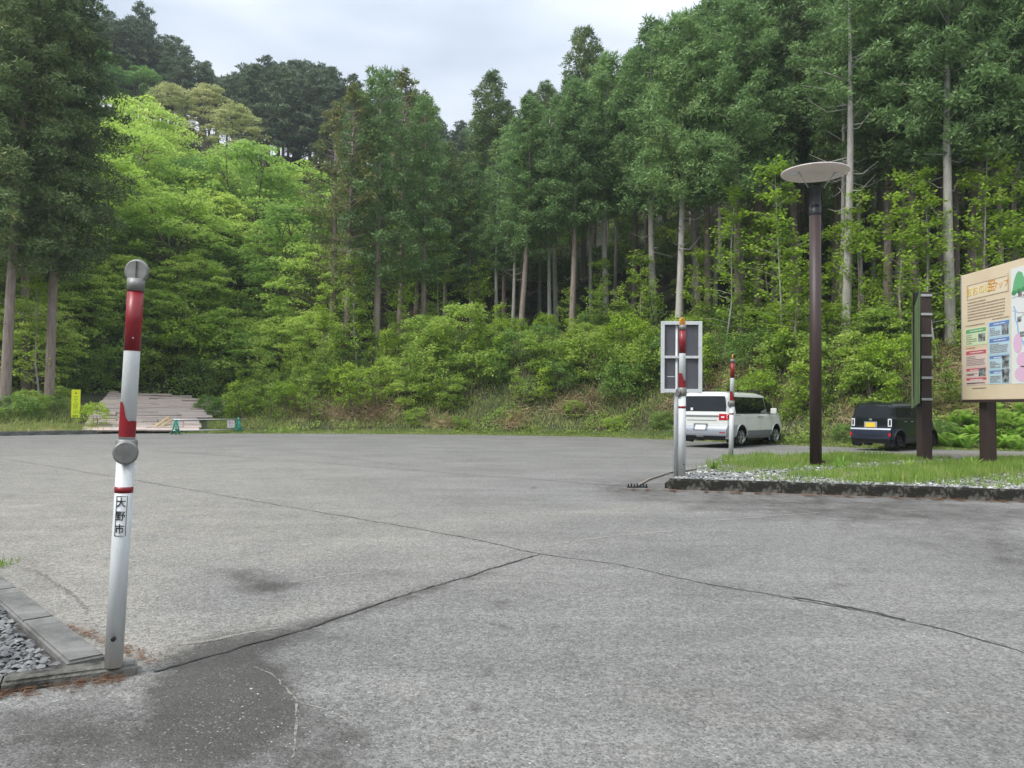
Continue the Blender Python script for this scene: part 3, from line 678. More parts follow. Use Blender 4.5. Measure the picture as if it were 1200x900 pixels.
# columns
def panel(u0_, u1_, v0_, v1_, bgm, hm, photo=None, nl=5, hh_=.03):
    p = flat('info_panel', u0_, v0_, u1_, v1_, bgm)
    q = flat('heading', u0_+.012, v0_+.006, u1_-.004, v0_+.006+hh_, hm, .0055)
    lines(u0_+.05, u1_-.03, v0_+.012, v0_+.03, 1, None, PW, .004)
    ue = u1_-.015 if not photo else u0_+(u1_-u0_)*.58
    lines(u0_+.015, ue, v0_+.045, v1_-.01, nl)
    if photo: flat('photo', u0_+(u1_-u0_)*.64, v0_+photo[0], u1_-.01, v0_+photo[1], PH, .0065)
panel(.03, .235, .44, .575, PG, HG, (.05, .11), 5)
lines(.04, .22, .405, .425, 1); lines(.04, .22, .585, .60, 1, None, HR)
panel(.03, .235, .61, .745, PR, HR, None, 6); panel(.03, .235, .748, .82, PR, HR, (.01, .07), 3, .022); panel(.03, .235, .822, .885, PR, HR, None, 3, .02)
panel(.25, .437, .415, .535, PBl, HBb, (.035, .11), 5); panel(.25, .437, .537, .665, PBl, HBb, None, 6); panel(.25, .437, .667, .775, PBl, HBb, (.01, .10), 5, .022); panel(.25, .437, .777, .885, PBl, HBb, (.0, .10), 5, .022)
lines(.29, .43, .388, .405, 1); lines(.10, .36, .905, .915, 1)
# the map sheet
flat('map_sheet', UM, .055, .975, .89, PW, .004)
def strip(name, pts, w_, mt, off=.0062):
    vs = []; P = [mu(u, v, off) for u, v in pts]
    for i, p in enumerate(P):
        d = (P[min(i+1, len(P)-1)]-P[max(i-1, 0)]).normalized(); nn = Vector((0, -d.z, d.y))*w_/2; vs += [p+nn, p-nn]
    MB().add(vs, [(2*i+2, 2*i+3, 2*i+1, 2*i) for i in range(len(P)-1)]).build(name, mt, mb)
def wig(a, b, n, amp): 
    return [(a[0]+(b[0]-a[0])*i/n+amp*rp.uniform(-1, 1)*(0 < i < n), a[1]+(b[1]-a[1])*i/n+amp*rp.uniform(-1, 1)*(0 < i < n)) for i in range(n+1)]
strip('printed_river', wig((.47, .33), (.52, .55), 6, .01)+wig((.53, .57), (.72, .86), 8, .012)[1:], .04, RV)
for a, b in (((.455, .27), (.97, .33)), ((.46, .36), (.95, .52)), ((.56, .10), (.62, .85)), ((.75, .10), (.78, .85)), ((.48, .60), (.95, .58)), ((.88, .12), (.86, .86)), ((.5, .45), (.7, .3))):
    strip('printed_road', wig(a, b, 10, .014), .014, RD, .0058+.0002*rp.random())
def ell(name, u, v, ru, rv, mt, off=.0068):
    vs = [mu(u+ru*math.cos(a), v+rv*math.sin(a), off) for a in [2*math.pi*i/20 for i in range(20)]]
    MB().add(vs, [tuple(reversed(range(20)))]).build(name, mt, mb)
for u, v, a, b in ((.50, .60, .035, .07), (.545, .72, .055, .055), (.535, .82, .06, .055), (.64, .79, .04, .08), (.8, .74, .06, .05)):
    ell('map_note', u, v, a, b, PK); lines(u-a*.6, u+a*.6, v-b*.4, v+b*.4, 3)
tp = [(.46, .225), (.475, .15), (.495, .10), (.515, .085), (.54, .10), (.56, .15), (.585, .20), (.585, .235), (.46, .24)]
vs = [mu(u, v, .0066) for u, v in tp]; MB().add(vs, [tuple(reversed(range(len(vs))))]).build('map_tree', TR, mb)
for u, v in ((.475, .235), (.515, .228), (.555, .222)): ell('map_bush', u, v, .02, .018, TRD, .0072)
for u, v in ((.525, .25), (.515, .43), (.535, .54), (.68, .5), (.76, .36), (.85, .62)): flat('photo', u-.015, v-.018, u+.015, v+.018, PH, .0075)
ell('map_note', .565, .265, .018, .012, HR, .0075)

# ------------------------------------------------------------------ green sign seen edge-on
Yg = 19.2; gx = (1083-600)/F*Yg
gs = empty('green_sign', (gx, Yg, KH-.04), 0, 'faded green sign seen edge on, strapped to a dark post', 'sign')
gz = lambda py: atY(1083, py, Yg).z-(KH-.04)
MB().bbox((0, 0, gz(343)/2-.05), (.26, .26, gz(343)+.1), .012).build('post', M['brown'], gs)
nr = atY(1077.5, 340, 17.2); nb = atY(1077, 472, 17.2); fr_ = atY(1068.2, 372, 20.6); fb = atY(1068, 479, 20.6)
pts = [p-Vector((gx, Yg, KH-.04)) for p in (nb, nr, fr_, fb)]
th_ = Vector((.016, -.006, 0)); MB().add(pts+[p+th_ for p in pts], [(0, 1, 2, 3), (7, 6, 5, 4), (0, 4, 5, 1), (1, 5, 6, 2), (2, 6, 7, 3), (3, 7, 4, 0)]).build('panel', M['signgreen'], gs)
for py in (347, 369, 394, 419, 443, 468):
    z = gz(py); MB().bbox((-.0, -.145, z), (.28, .02, .06), .004).build('strap', M['galv'], gs)
    MB().bbox((-.2, -.06, z-.04), (.13, .1, .22), .01).build('clamp', M['black'], gs)
MB().bbox((-.24, 0, gz(405)), (.04, .05, gz(345)-gz(468)), .006).build('rail', M['black'], gs)

# ------------------------------------------------------------------ yellow sign, barrier, sticks, hose
yb = gnd(88, 506.5)*1.018; yb.z = Tz(yb.x, yb.y)
H_ = 36/F*yb.y
ys_ = empty('warning_sign', yb, R(8), 'small bright yellow vertical sign by the far left kerb', 'sign')
MB().bbox((0, 0, H_*.54), (.40, .02, H_*.92), .004).build('panel', M['yellow'], ys_)
MB().tube([(0, .03, -.1), (0, .03, H_*.9)], .02, 8).build('stake', M['galv'], ys_)
grn = mat('green_print', (.25, .50, .05), .6); 
MB().add([(-.06, -.013, H_*.86), (.06, -.013, H_*.86), (0, -.013, H_*.95)], [(0, 1, 2)]).build('warning_triangle', mat('ochre_print', (.45, .25, .03), .6), ys_)
for i, s in enumerate('立入禁止'): text_part(s, .24, grn, ys_, Matrix.Translation((0, -.0125, H_*(.72-.14*i))) @ FR)
MB().box((0, -.012, H_*.15), (.25, .004, .06)).build('printed_bar', grn, ys_)
A_ = gnd(206, 509); B_ = gnd(279, 507.5)
bd = (B_-A_); bl = Vector((bd.x, bd.y, 0)).length
bar = empty('pipe_barrier', A_, math.atan2(bd.y, bd.x), 'low barrier of pipes on teal steel trestles before the plank slope', 'barrier')
for x in (0, bl):
    fr2 = MB()
    for s in (-1, 1): fr2.tube([(x+s*.09, -.22, 0), (x, 0, .74)], .035, 8); fr2.tube([(x+s*.09, .22, 0), (x, 0, .74)], .035, 8)
    fr2.box((x, 0, .22), (.16, .34, .05)); fr2.build('trestle', M['teal'], bar)
for z in (.66, .17): MB().tube([(-.15, -.06, z), (bl+.3, -.06, z)], .028, 10).build('pipe', M['galv'], bar)
sp_ = MB().bbox((bl-.42, -.11, .44), (.36, .012, .34), .003).build('notice', M['plate'], bar)
text_part('禁止', .15, HR, bar, Matrix.Translation((bl-.42, -.1175, .50)) @ FR); text_part('立入', .12, HR, bar, Matrix.Translation((bl-.42, -.1175, .36)) @ FR)
for (xa, ya, xb, yb2, lab) in ((174, 507, 185, 489, 'left pale timber stick leaning on the plank slope'), (181, 507, 189, 492, 'right pale timber stick leaning on the plank slope')):
    a = polar(xa, .5); b = a+Vector(((xb-xa)/F*38, 1.2, (ya-yb2)/F*37)); a.z += .02
    d = b-a; o = MB().bbox((0, 0, d.length/2), (.11, .04, d.length), .004).build('timber_stick', M['newwood']); o.location = a; o.rotation_euler = d.to_track_quat('Z', 'Y').to_euler(); tag(o, lab, 'wooden stick', 'timber sticks on the plank slope')
h = [gnd(747, 570.5), gnd(760, 563), gnd(778, 557), gnd(792, 553.5)]; h = [Vector((p.x, p.y, .02)) for p in h]+[Vector((pB.x+.05, pB.y+.4, KH+.02)), Vector((pB.x+.5, pB.y+1.0, KH+.03))]
tag(MB().tube(h, .018, 8).build('hose', M['hose']), 'thin pale hose lying over the tip of the island', 'hose')
ch = empty('wheel_chock', gnd(747, 571.5), R(3), 'ragged black rubber strip on the asphalt left of the island', 'rubber strip')
cs = MB(); cs.bbox((0, 0, .012), (.36, .05, .024), .006); cs.build('strip', M['black'], ch)
for i in range(7): MB().bbox((-.16+i*.053, 0, .04), (.022, .03, .045+.02*(i % 2)), .004).build('tooth', M['black'], ch)
tag(ribbon('twig', [(1000, 588), (1022, 590)], .01, .015, 9, .012, M['hose']), 'short pale twig lying before the island kerb'); 

# ------------------------------------------------------------------ plank slope
ps = tag(link('plank_slope', None), 'pale weathered boards laid in rows on the slope at far left', 'timber decking')
rg = random.Random(11); pmesh = {}
rows = 22
cL0, cL1 = (98, 0.5), (128, 16); cR0, cR1 = (228, 0.5), (282, 16)
for i in range(rows):
    t = i/(rows-1); dd = .6+13.4*t
    pl, pr = polar(98+30*t, dd), polar(229+53*t, dd)
    Lr = (pr-pl).length; x = rg.uniform(-.8, 0)
    while x < Lr:
        w_ = rg.choice((1.2, 1.8, 1.8, 2.4, 3.0)); xa, xb = max(x, 0), min(x+w_, Lr+rg.uniform(-.2, .3)); x += w_
        if xb-xa < .3: continue
        for hh2 in range(2):
            a = pl.lerp(pr, xa/Lr); b = pl.lerp(pr, xb/Lr); a2 = polar(600, 0)
            off = Vector((a.x, a.y, 0)).normalized()*(hh2*.335+rg.uniform(-.01, .01))
            key = round(xb-xa, 1)
            if key not in pmesh:
                mm = MB().bbox((0, 0, 0), (key-.02, .325, .07), .006); o = mm.build('plank', M['plank']); pmesh[key] = o.data; bpy.data.objects.remove(o)
            c = (a+b)/2+off; o = link('plank', pmesh[key], ps)
            zz = (Tz(a.x+off.x, a.y+off.y)+Tz(b.x+off.x, b.y+off.y))/2
            o.location = (c.x, c.y, max(zz, Tz(c.x, c.y))+.16+rg.uniform(-.015, .03)); d = b-a
            o.rotation_euler = (R(rg.uniform(4, 12)), rg.uniform(-.01, .01), math.atan2(d.y, d.x)+rg.uniform(-.012, .012))

# ------------------------------------------------------------------ vehicles
def make_car(name, loc, heading, spec, label):
    """heading = angle clockwise from +Y; local +Y = forward, rear bumper at y=0"""
    S = spec; L_, W, Hh = S['L'], S['W'], S['H']; zb = S['zb']
    car = empty(name, loc, -heading, label, 'car')
    tx, tz = zip(*S['roof']); bx_, bz = zip(*S['belt'])
    def roof(y): return float(np.interp(y, tx, tz))
    def belt(y): return min(float(np.interp(y, bx_, bz)), roof(y)-.06)
    def hw(y):
        e = 1.0
        if y < .35: e -= .07*(1-y/.35)**2
        if y > L_-.7: e -= .17*((y-(L_-.7))/.7)**2
        return W/2*e
    def section(y):
        h, r, b = hw(y), roof(y), belt(y); k = min(1, (r-b)/(Hh-S['belt'][0][1])) ; rw = h-(S['tumble'])*k-.02
        zr = r-.10*k-.02
        return [(h*.90, zb), (h*.975, zb+.10), (h, zb+.25), (h, (b+zb)/2+.08), (h*.985, b-.03), (h*.97, b), (h*.97+(rw-h*.97)*.5, b+(zr-b)*.5+.0), (rw, zr), (rw-.05, r-.03), (rw-.14, r-.005), (rw*.5, r+.012*k), (0, r+.02*k)]
    def kz(z):   # rear face profile
        return float(np.interp(z, *zip(*S['rear'])))
    def fx(y, z):  # shift near the rear
        return y+kz(z)*max(0, 1-y/.9)
    ny = int(L_/.035); ys = [L_*i/ny for i in range(ny+1)]
    sub = 3
    def dense(sec):
        o_ = []
        for i in range(len(sec)-1):
            for j in range(sub): t = j/sub; o_.append((sec[i][0]*(1-t)+sec[i+1][0]*t, sec[i][1]*(1-t)+sec[i+1][1]*t))
        o_.append(sec[-1]); return o_
    secs = [dense(section(y)) for y in ys]; nv = len(secs[0]); wr = S['wr']; ar = wr+.075
    def inarch(y, z): return any((y-c)**2+(z-wr)**2 < ar*ar for c in S['wheels'])
    vs, fs = [], []
    for s in (-1, 1):
        b = len(vs)
        for y, sec in zip(ys, secs): vs += [(s*p[0], fx(y, p[1]), p[1]) for p in sec]
        for i in range(len(ys)-1):
            for j in range(nv-1):
                c = (ys[i]+ys[i+1])/2, (secs[i][j][1]+secs[i][j+1][1])/2
                if inarch(*c) and j < nv*.55: continue
                q = (b+i*nv+j, b+(i+1)*nv+j, b+(i+1)*nv+j+1, b+i*nv+j+1); fs.append(q if s > 0 else q[::-1])
    body = MB(); body.add(vs, fs, True)
    # caps
    def cap(yy, front):
        sec = dense(section(yy)); n = 14; v2 = []
        for p in sec:
            for k in range(n+1):
                x = -p[0]+2*p[0]*k/n; bul = .05*(1-(x/max(p[0], .01))**2)*min(1, p[0]/.3)
                v2.append((x, (fx(yy, p[1])-bul) if not front else yy+bul*2, p[1]))
        f2 = []
        for i in range(len(sec)-1):
            for k in range(n): q = (i*(n+1)+k, i*(n+1)+k+1, (i+1)*(n+1)+k+1, (i+1)*(n+1)+k); f2.append(q if not front else q[::-1])
        body.add(v2, f2, True)
    cap(0, False); cap(L_, True)
    bo = body.build('body', S['paint'], car)
    bm = bmesh.new(); bm.from_mesh(bo.data); bmesh.ops.remove_doubles(bm, verts=bm.verts, dist=.002); bm.to_mesh(bo.data); bm.free()
    try:
        bo.data.shade_smooth()
        bo.data.set_sharp_from_angle(angle=R(35))
    except Exception: pass
    MB().box((0, L_/2, zb+.03), (W*.84, L_-.5, .16)).build('underbody', M['black'], car)
    def hwz(y, z):
        sec = section(y); return float(np.interp(z, [p[1] for p in sec], [p[0] for p in sec]))
    def side_patch(nm, y0, y1, zl, zh, mt, off=.008, sides=(-1, 1), par=None, n=16, mz=6, cut=False):
        for s in sides:
            v = []; f = []
            for i in range(n+1):
                y = y0+(y1-y0)*i/n; a, b = zl(y), zh(y)
                for j in range(mz+1):
                    z = a+(b-a)*j/mz; v.append((s*(hwz(y, z)+off), fx(y, z), z))
            for i in range(n):
                for j in range(mz):
                    if cut:
                        yc = y0+(y1-y0)*(i+.5)/n; zc_ = zl(yc)+(zh(yc)-zl(yc))*(j+.5)/mz
                        if inarch(yc, zc_): continue
                    q = (i*(mz+1)+j, (i+1)*(mz+1)+j, (i+1)*(mz+1)+j+1, i*(mz+1)+j+1); f.append(q if s > 0 else q[::-1])
            MB().add(v, f, True).build(nm, mt, par or car)
    def rear_patch(nm, x0, x1, z0, z1, mt, off=.008, taper=0, par=None, n=10, mz=6, rnd=None):
        v = []; f = []
        for j in range(mz+1):
            z = z0+(z1-z0)*j/mz; w_ = section(0); hh_ = float(np.interp(z, [p[1] for p in w_], [p[0] for p in w_])); tp = 1-taper*j/mz
            for k in range(n+1):
                x = (x0+(x1-x0)*k/n)*tp; x = max(-hh_-.004, min(hh_+.004, x)); bul = .05*(1-(x/hh_)**2)
                v.append((x, fx(0, z)-bul-off, z))
        for j in range(mz):
            for k in range(n): f.append((j*(n+1)+k, j*(n+1)+k+1, (j+1)*(n+1)+k+1, (j+1)*(n+1)+k))
        return MB().add(v, f, True).build(nm, mt, par or car)
    # wheels
    for c in S['wheels']:
        for s in (-1, 1):
            x = s*(W/2-.115); wt = link('wheel', None, car); wt.location = (x, c, wr); wt.empty_display_size = .1
            w2 = .105; prof = [(-w2, wr*.62), (-w2, wr*.86), (-w2*.8, wr*.975), (0, wr), (w2*.8, wr*.975), (w2, wr*.86), (w2, wr*.62)]
            t = MB(); t.tube([(a, 0, 0) for a, _ in prof], [b for _, b in prof], 36, False); t.tube([(w2*.2*s, 0, 0), (w2*.22*s, 0, 0)], wr*.64, 28); t.build('tyre', M['tyre'], wt)
            rm = MB()
            for k in range(S['spokes']):
                a = 2*math.pi*k/S['spokes']
                for da in (-.13, .13): rm.box((s*(w2*.75), math.cos(a+da*.7)*wr*.36, math.sin(a+da*.7)*wr*.36), (.02, wr*.5, wr*.085), Matrix.Rotation(a+da, 3, 'X'))
            rm.tube([(s*w2*.6, 0, 0), (s*w2*.85, 0, 0)], wr*.13, 16)
            n_ = 28; 
            rm.tube([(s*w2*.5, 0, 0), (s*w2*.95, 0, 0)], [wr*.60, wr*.635], n_, False)
            rm.build('rim', S['rim'], wt)
            # arch flare
            pts = [(s*(hwz(c, wr+.2)+.002+.0*k), c+math.cos(a)*ar, wr+math.sin(a)*ar) for k, a in enumerate([R(-22+224*i/24) for i in range(25)])]
            pts = [(s*(hwz(p[1], p[2])+.004), p[1]+kz(p[2])*max(0, 1-p[1]/.9), p[2]) for p in pts]
            MB().tube(pts, S['flare'], 8).build('wheel_arch', S['archmat'], car)
            MB().tube([(s*(W/2-.30), c, wr+.02), (s*(W/2-.03), c, wr+.02)], ar+.01, 24).build('wheel_well', M['black'], car) if False else None
            v = []; f = []; nA = 24
            for i in range(nA+1):
                a = R(-25+230*i/nA)
                for xx in (W/2-.34, W/2-.015): v.append((s*xx, c+math.cos(a)*(ar+.004), wr+math.sin(a)*(ar+.004)))
            for i in range(nA): f.append((2*i, 2*i+1, 2*i+3, 2*i+2))
            MB().add(v, f, True).build('wheel_well', M['black'], car)
    return car, side_patch, rear_patch, hwz, roof, belt, fx, section
# --- white minivan
vR = gnd(866, 524.5); vF = gnd(910, 522.0)
hd = math.atan2(vF.x-vR.x, vF.y-vR.y); print('van heading', math.degrees(hd), (vF-vR).length)
hd = R(40)
sV = dict(L=4.73, W=1.80, H=1.85, zb=.30, wr=.35, spokes=6, flare=.014, tumble=.13, wheels=(.98, 3.83), paint=M['carwhite'], rim=M['rim'], archmat=M['carwhite'],
  roof=[(0, 1.76), (.15, 1.83), (1.2, 1.855), (2.6, 1.84), (3.1, 1.78), (3.95, 1.25), (4.2, 1.14), (4.55, 1.03), (4.73, .85)], belt=[(0, 1.13), (2.5, 1.11), (3.9, 1.07), (4.73, .75)],
  rear=[(.3, .12), (.42, .02), (.62, 0), (.70, .05), (1.1, .07), (1.25, .10), (1.85, .26)])
ux, uy = math.sin(hd), math.cos(hd)
# rear right wheel contact is at local (W/2-.1, .98)
loc = Vector((vR.x-(uy*.80+ux*.98)*1.13, vR.y+(ux*.80-uy*.98)*1.13, 0))
car, SP_, RP_, hwz, roof_, belt_, fx_, sec_ = make_car('parked_minivan', loc, hd, sV, 'white minivan with grey lower sides parked at the edge of the lot')
car.scale = (1.13, 1.13, 1.07)
SP_('side_window', .55, 3.0, lambda y: 1.14, lambda y: 1.68, M['glass'], n=20)
SP_('side_window', 3.03, 3.92, lambda y: 1.15-(y-3)*.03, lambda y: min(1.68, 1.68-(y-3.12)*.62), M['glass'], n=12)
SP_('window_trim', .48, 3.99, lambda y: 1.12, lambda y: 1.135, M['black'], .010, n=24, mz=1)
SP_('side_skirt', 1.38, 3.42, lambda y: .31, lambda y: .56, M['cargrey'], .012, n=16)
SP_('rear_corner', .0, .60, lambda y: .36, lambda y: .76, M['carsilver'], .012, n=14, cut=True)
SP_('body_crease', .1, .9, lambda y: 1.065, lambda y: 1.075, M['cargrey'], .006, n=8, mz=1)
for y in (1.38, 2.42, 3.40): SP_('door_seam', y, y+.012, lambda z: .58, lambda z: 1.12, M['cargrey'], .003, n=1)
for y in (2.20, 2.46): SP_('door_handle', y, y+.19, lambda z: 1.0, lambda z: 1.035, M['rim'], .03, n=2, mz=1)
RP_('rear_window', -.78, .78, 1.20, 1.70, M['glass'], .01, .05)
RP_('rear_bumper', -.88, .88, .36, .74, M['carsilver'], .045, 0)
RP_('lower_bumper', -.80, .80, .28, .40, M['black'], .055, 0)
RP_('number_plate', -.17, .17, .60, .76, M['plate'], .06, 0)
RP_('plate_recess', -.24, .24, .58, .80, M['cargrey'], .05, 0)
RP_('chrome_bar', -.56, .56, 1.02, 1.07, M['cargrey'], .012, 0)
RP_('lettering_strip', -.5, .5, .90, .915, M['cargrey'], .012, 0)
RP_('tow_bracket', -.12, .12, .36, .44, M['galv'], .10, 0)
for s in (-1, 1):
    a, b = (s*.57, s*.90); RP_('tail_lamp', min(a, b), max(a, b), .92, 1.12, M['redlens'], .012, 0)
    c = RP_('reversing_lamp', min(s*.64, s*.74), max(s*.64, s*.74), .99, 1.04, M['clearlens'], .016, 0)
    a, b = s*.62, s*.80; RP_('reflector', min(a, b), max(a, b), .50, .53, M['redlens'], .052, 0)
    SP_('tail_lamp', 0, .07, lambda y: .94, lambda y: 1.10, M['redlens'], .010, n=2, sides=(s,))
    mo = MB(); mo.bbox((s*1.02, 3.28, 1.22), (.20, .10, .20), .035); mo.tube([(s*.88, 3.32, 1.16), (s*.98, 3.30, 1.17)], .025, 6); mo.build('door_mirror', M['carwhite'], car)
    rl = MB(); rl.tube([(s*.62, .55, 1.91), (s*.60, 2.9, 1.91)], .018, 8)
    for y in (.6, 1.35, 2.1, 2.85): rl.bbox((s*.61, y, 1.885), (.05, .09, .06), .01)
    rl.build('roof_rail', M['black'], car)
MB().tube([(.0, .12, 1.17), (-.30, .06, 1.25)], .013, 6).build('wiper', M['black'], car)
SP_('headlamp', 4.30, 4.62, lambda y: .86, lambda y: .98, M['clearlens'], .012, n=6)
MB().bbox((-.35, .05, 1.27+.0), (.08, .01, .09), .002).build('window_sticker', M['plate'], car)
# --- dark small wagon
kR = gnd(1052, 529); hk = R(52)
sK = dict(L=3.395, W=1.475, H=1.63, zb=.30, wr=.33, spokes=7, flare=.03, tumble=.07, wheels=(.52, 2.98), paint=M['carnavy'], rim=M['rimdk'], archmat=M['black'],
  roof=[(0, 1.55), (.12, 1.61), (1.6, 1.63), (2.05, 1.60), (2.55, 1.16), (2.9, 1.10), (3.25, 1.04), (3.395, .92)], belt=[(0, 1.13), (2.5, 1.08), (3.395, .8)],
  rear=[(.3, .08), (.40, .0), (.72, .0), (.78, .05), (1.1, .06), (1.63, .16)])
ux, uy = math.sin(hk), math.cos(hk); loc = Vector((kR.x-uy*.65-ux*.52, kR.y+ux*.65-uy*.52, 0))
car, SP_, RP_, hwz, roof_, belt_, fx_, sec_ = make_car('parked_wagon', loc, hk, sK, 'small boxy dark wagon with yellow plate parked behind the green sign')
SP_('side_window', .30, 1.28, lambda y: 1.14, lambda y: 1.46, M['glass'], n=8)
SP_('side_window', 1.33, 2.42, lambda y: 1.12, lambda y: min(1.46, 1.46-(y-2.0)*.6), M['glass'], n=12)
SP_('side_skirt', .92, 2.6, lambda y: .31, lambda y: .48, M['black'], .012, n=12)
SP_('bumper_corner', 0, .28, lambda y: .40, lambda y: .76, M['kblue'], .012, n=8, cut=True)
for y in (.98, 2.02): SP_('door_seam', y, y+.012, lambda z: .48, lambda z: 1.10, M['black'], .003, n=1)
for y in (.78, 1.25): SP_('door_handle', y, y+.17, lambda z: .98, lambda z: 1.01, M['rim'], .03, n=2, mz=1)
RP_('rear_window', -.64, .64, 1.15, 1.53, M['glass'], .010, .06)
RP_('rear_bumper', -.735, .735, .40, .76, M['kblue'], .04, 0)
RP_('bumper_ledge', -.735, .735, .72, .77, M['carsilver'], .055, 0)
RP_('bumper_groove', -.45, .45, .50, .54, M['black'], .045, 0)
RP_('lower_bumper', -.66, .66, .26, .42, M['black'], .045, 0)
RP_('number_plate', -.165, .165, .80, .955, M['yplate'], .03, 0)
RP_('plate_frame', -.22, .22, .785, .985, M['carsilver'], .02, 0)
RP_('emblem', -.05, .05, 1.03, 1.09, M['rim'], .016, 0)
for s in (-1, 1):
    a, b = s*.565, s*.715; RP_('tail_lamp', min(a, b), max(a, b), .83, 1.09, M['clearlens'], .014, 0)
    a, b = s*.60, s*.66; RP_('lamp_surround', min(a, b), max(a, b), .87, 1.05, M['black'], .018, 0)
    a, b = s*.62, s*.72; RP_('reflector', min(a, b), max(a, b), .50, .62, M['redlens'], .046, 0)
    mo = MB(); mo.bbox((s*.84, 2.22, 1.16), (.17, .09, .15), .03); mo.tube([(s*.74, 2.24, 1.11), (s*.80, 2.23, 1.12)], .02, 6); mo.build('door_mirror', M['black'], car)
    rl = MB(); rl.tube([(s*.56, .3, 1.655), (s*.56, 1.9, 1.66)], .018, 8); rl.build('roof_rail', M['black'], car)
MB().tube([(.0, .03, 1.13), (.32, .02, 1.10)], .012, 6).build('wiper', M['black'], car)
SP_('headlamp', 3.1, 3.3, lambda y: .82, lambda y: .98, M['clearlens'], .012, n=4)
# ------------------------------------------------------------------ trees and plants
def cat(parts):
    Vs, Qs, b = [], [], 0
    for V, Q in parts: Vs.append(V); Qs.append(Q+b); b += len(V)
    return np.vstack(Vs), np.vstack(Qs)
def sprays(g, P, per, rad, ln, wd, upb, flatz=.7):
    """rounded puffs of needle sprays around points P (n,3)"""
    out = []
    for fr, spiky in ((.68, 0), (.32, 1)):
        k = int(per*fr); n = len(P)*k; c = np.repeat(P, k, 0); r = np.repeat(rad, k)
        d = unit(g.normal(0, 1, (n, 3))+np.array([0, 0, upb]))
        base = c+d*(r*g.uniform(.45, .95, n))[:, None]*np.array([1, 1, flatz])
        if spiky: U = unit(d+g.normal(0, .4, (n, 3))+np.array([0, 0, .25])); S = unit(np.cross(U, g.normal(0, 1, (n, 3)))); l, w_ = ln, wd*.6
        else:
            nr = unit(d+g.normal(0, .35, (n, 3))+np.array([0, 0, .35])); U = unit(np.cross(nr, g.normal(0, 1, (n, 3)))); S = np.cross(nr, U); U = unit(U+.35*d); l, w_ = ln*.75, wd*1.15
        out.append(leaves(base, U, S, l*g.uniform(.6, 1.25, n), w_*g.uniform(.7, 1.3, n)))
    return cat(out)
def cedar_meshes(seed, H=26., hb=9., Rm=2.7, nb=120, per=100, ln=.32, wd=.078, bark='barkp', needles='cedar', sparse=0, flatz=.7, rad=.5, dead=8, tr=.21, topw=.8, upb=.5):
    g = np.random.default_rng(seed); rr = random.Random(seed)
    tb = MB(); zs = [0, .4, 1.2, H*.25, H*.5, H*.75, H-.3]; bx, by = rr.uniform(-.25, .25), rr.uniform(-.25, .25)
    tb.tube([(bx*math.sin(z/H*3.1), by*math.sin(z/H*3.1), z-.5 if z == 0 else z) for z in zs], [tr*1.35, tr*1.15, tr, tr*.86, tr*.66, tr*.36, .03], 10)
    P, Rd = [], []
    for i in range(nb):
        t = ((i+rr.random())/nb)**.85; z = hb+(H-hb)*t
        Lr = Rm*min(1, (.55+t*2.6))*(1-t**2.1)**topw*rr.uniform(.72, 1.12)+.12
        a = i*2.39996+rr.uniform(-.5, .5); sl = .05+.5*t+rr.uniform(-.1, .15)
        ca, sa = math.cos(a), math.sin(a)
        k = max(1, int(round(Lr/.62)))
        for j in range(k):
            f = (j+1)/k
            if f < .2 and Lr > 1.2: continue
            if rr.random() < sparse: continue
            q = Lr*f; P.append((ca*q+rr.uniform(-.22, .22), sa*q+rr.uniform(-.22, .22), z+sl*q-.10*q*q*(1-t)+rr.uniform(-.15, .15))); Rd.append(rad*rr.uniform(.75, 1.25)*(1-.45*t))
        if i % 3 == 0 or sparse > .3: tb.tube([(0, 0, z), (ca*Lr*.5, sa*Lr*.5, z+sl*Lr*.5), (ca*Lr*.9, sa*Lr*.9, z+sl*Lr*.8)], [.045, .03, .01], 4, False)
    for i in range(dead):                       # bare, upcurved dead branches below the crown
        z = rr.uniform(hb*.55, hb*1.1); a = rr.uniform(0, 6.28); q = rr.uniform(.5, 2.0); ca, sa = math.cos(a), math.sin(a)
        tb.tube([(0, 0, z), (ca*q*.5, sa*q*.5, z-.12*q), (ca*q, sa*q, z+.15*q)], [.03, .02, .006], 4, False)
    P = np.array(P); V, Q = sprays(g, P, per, np.array(Rd), ln, wd, upb, flatz)
    tm = tb.build('trunk', M[bark]); td = tm.data; bpy.data.objects.remove(tm)
    return td, mesh_np('crown', V, Q, M[needles])
def pads(g, P, pr, per, ls, droop=.3, jit=.55, vert=.06):
    n = len(P)*per; c = np.repeat(P, per, 0); r = np.repeat(pr, per); a = g.uniform(0, 6.283, n); q = np.sqrt(g.random(n))
    lob = 1+.28*np.sin(a*3+c[:, 0]*5)+.15*np.sin(a*5+c[:, 1]*7)
    rad = np.stack([np.cos(a), np.sin(a), np.zeros(n)], -1); rho = (q*r*lob)
    pos = c+rad*rho[:, None]; pos[:, 2] += -droop*r*q*q+g.normal(0, vert, n)*r
    nrm = unit(np.stack([g.normal(0, jit, n), g.normal(0, jit, n), np.ones(n)], -1)); az = g.uniform(0, 6.283, n)
    U = unit(np.cross(nrm, np.stack([np.cos(az), np.sin(az), 0*az], -1))); S = np.cross(nrm, U)
    U = unit(U+np.array([0, 0, -.25]))
    return leaves(pos, U, S, ls*g.uniform(.7, 1.35, n), ls*.8*g.uniform(.7, 1.3, n))
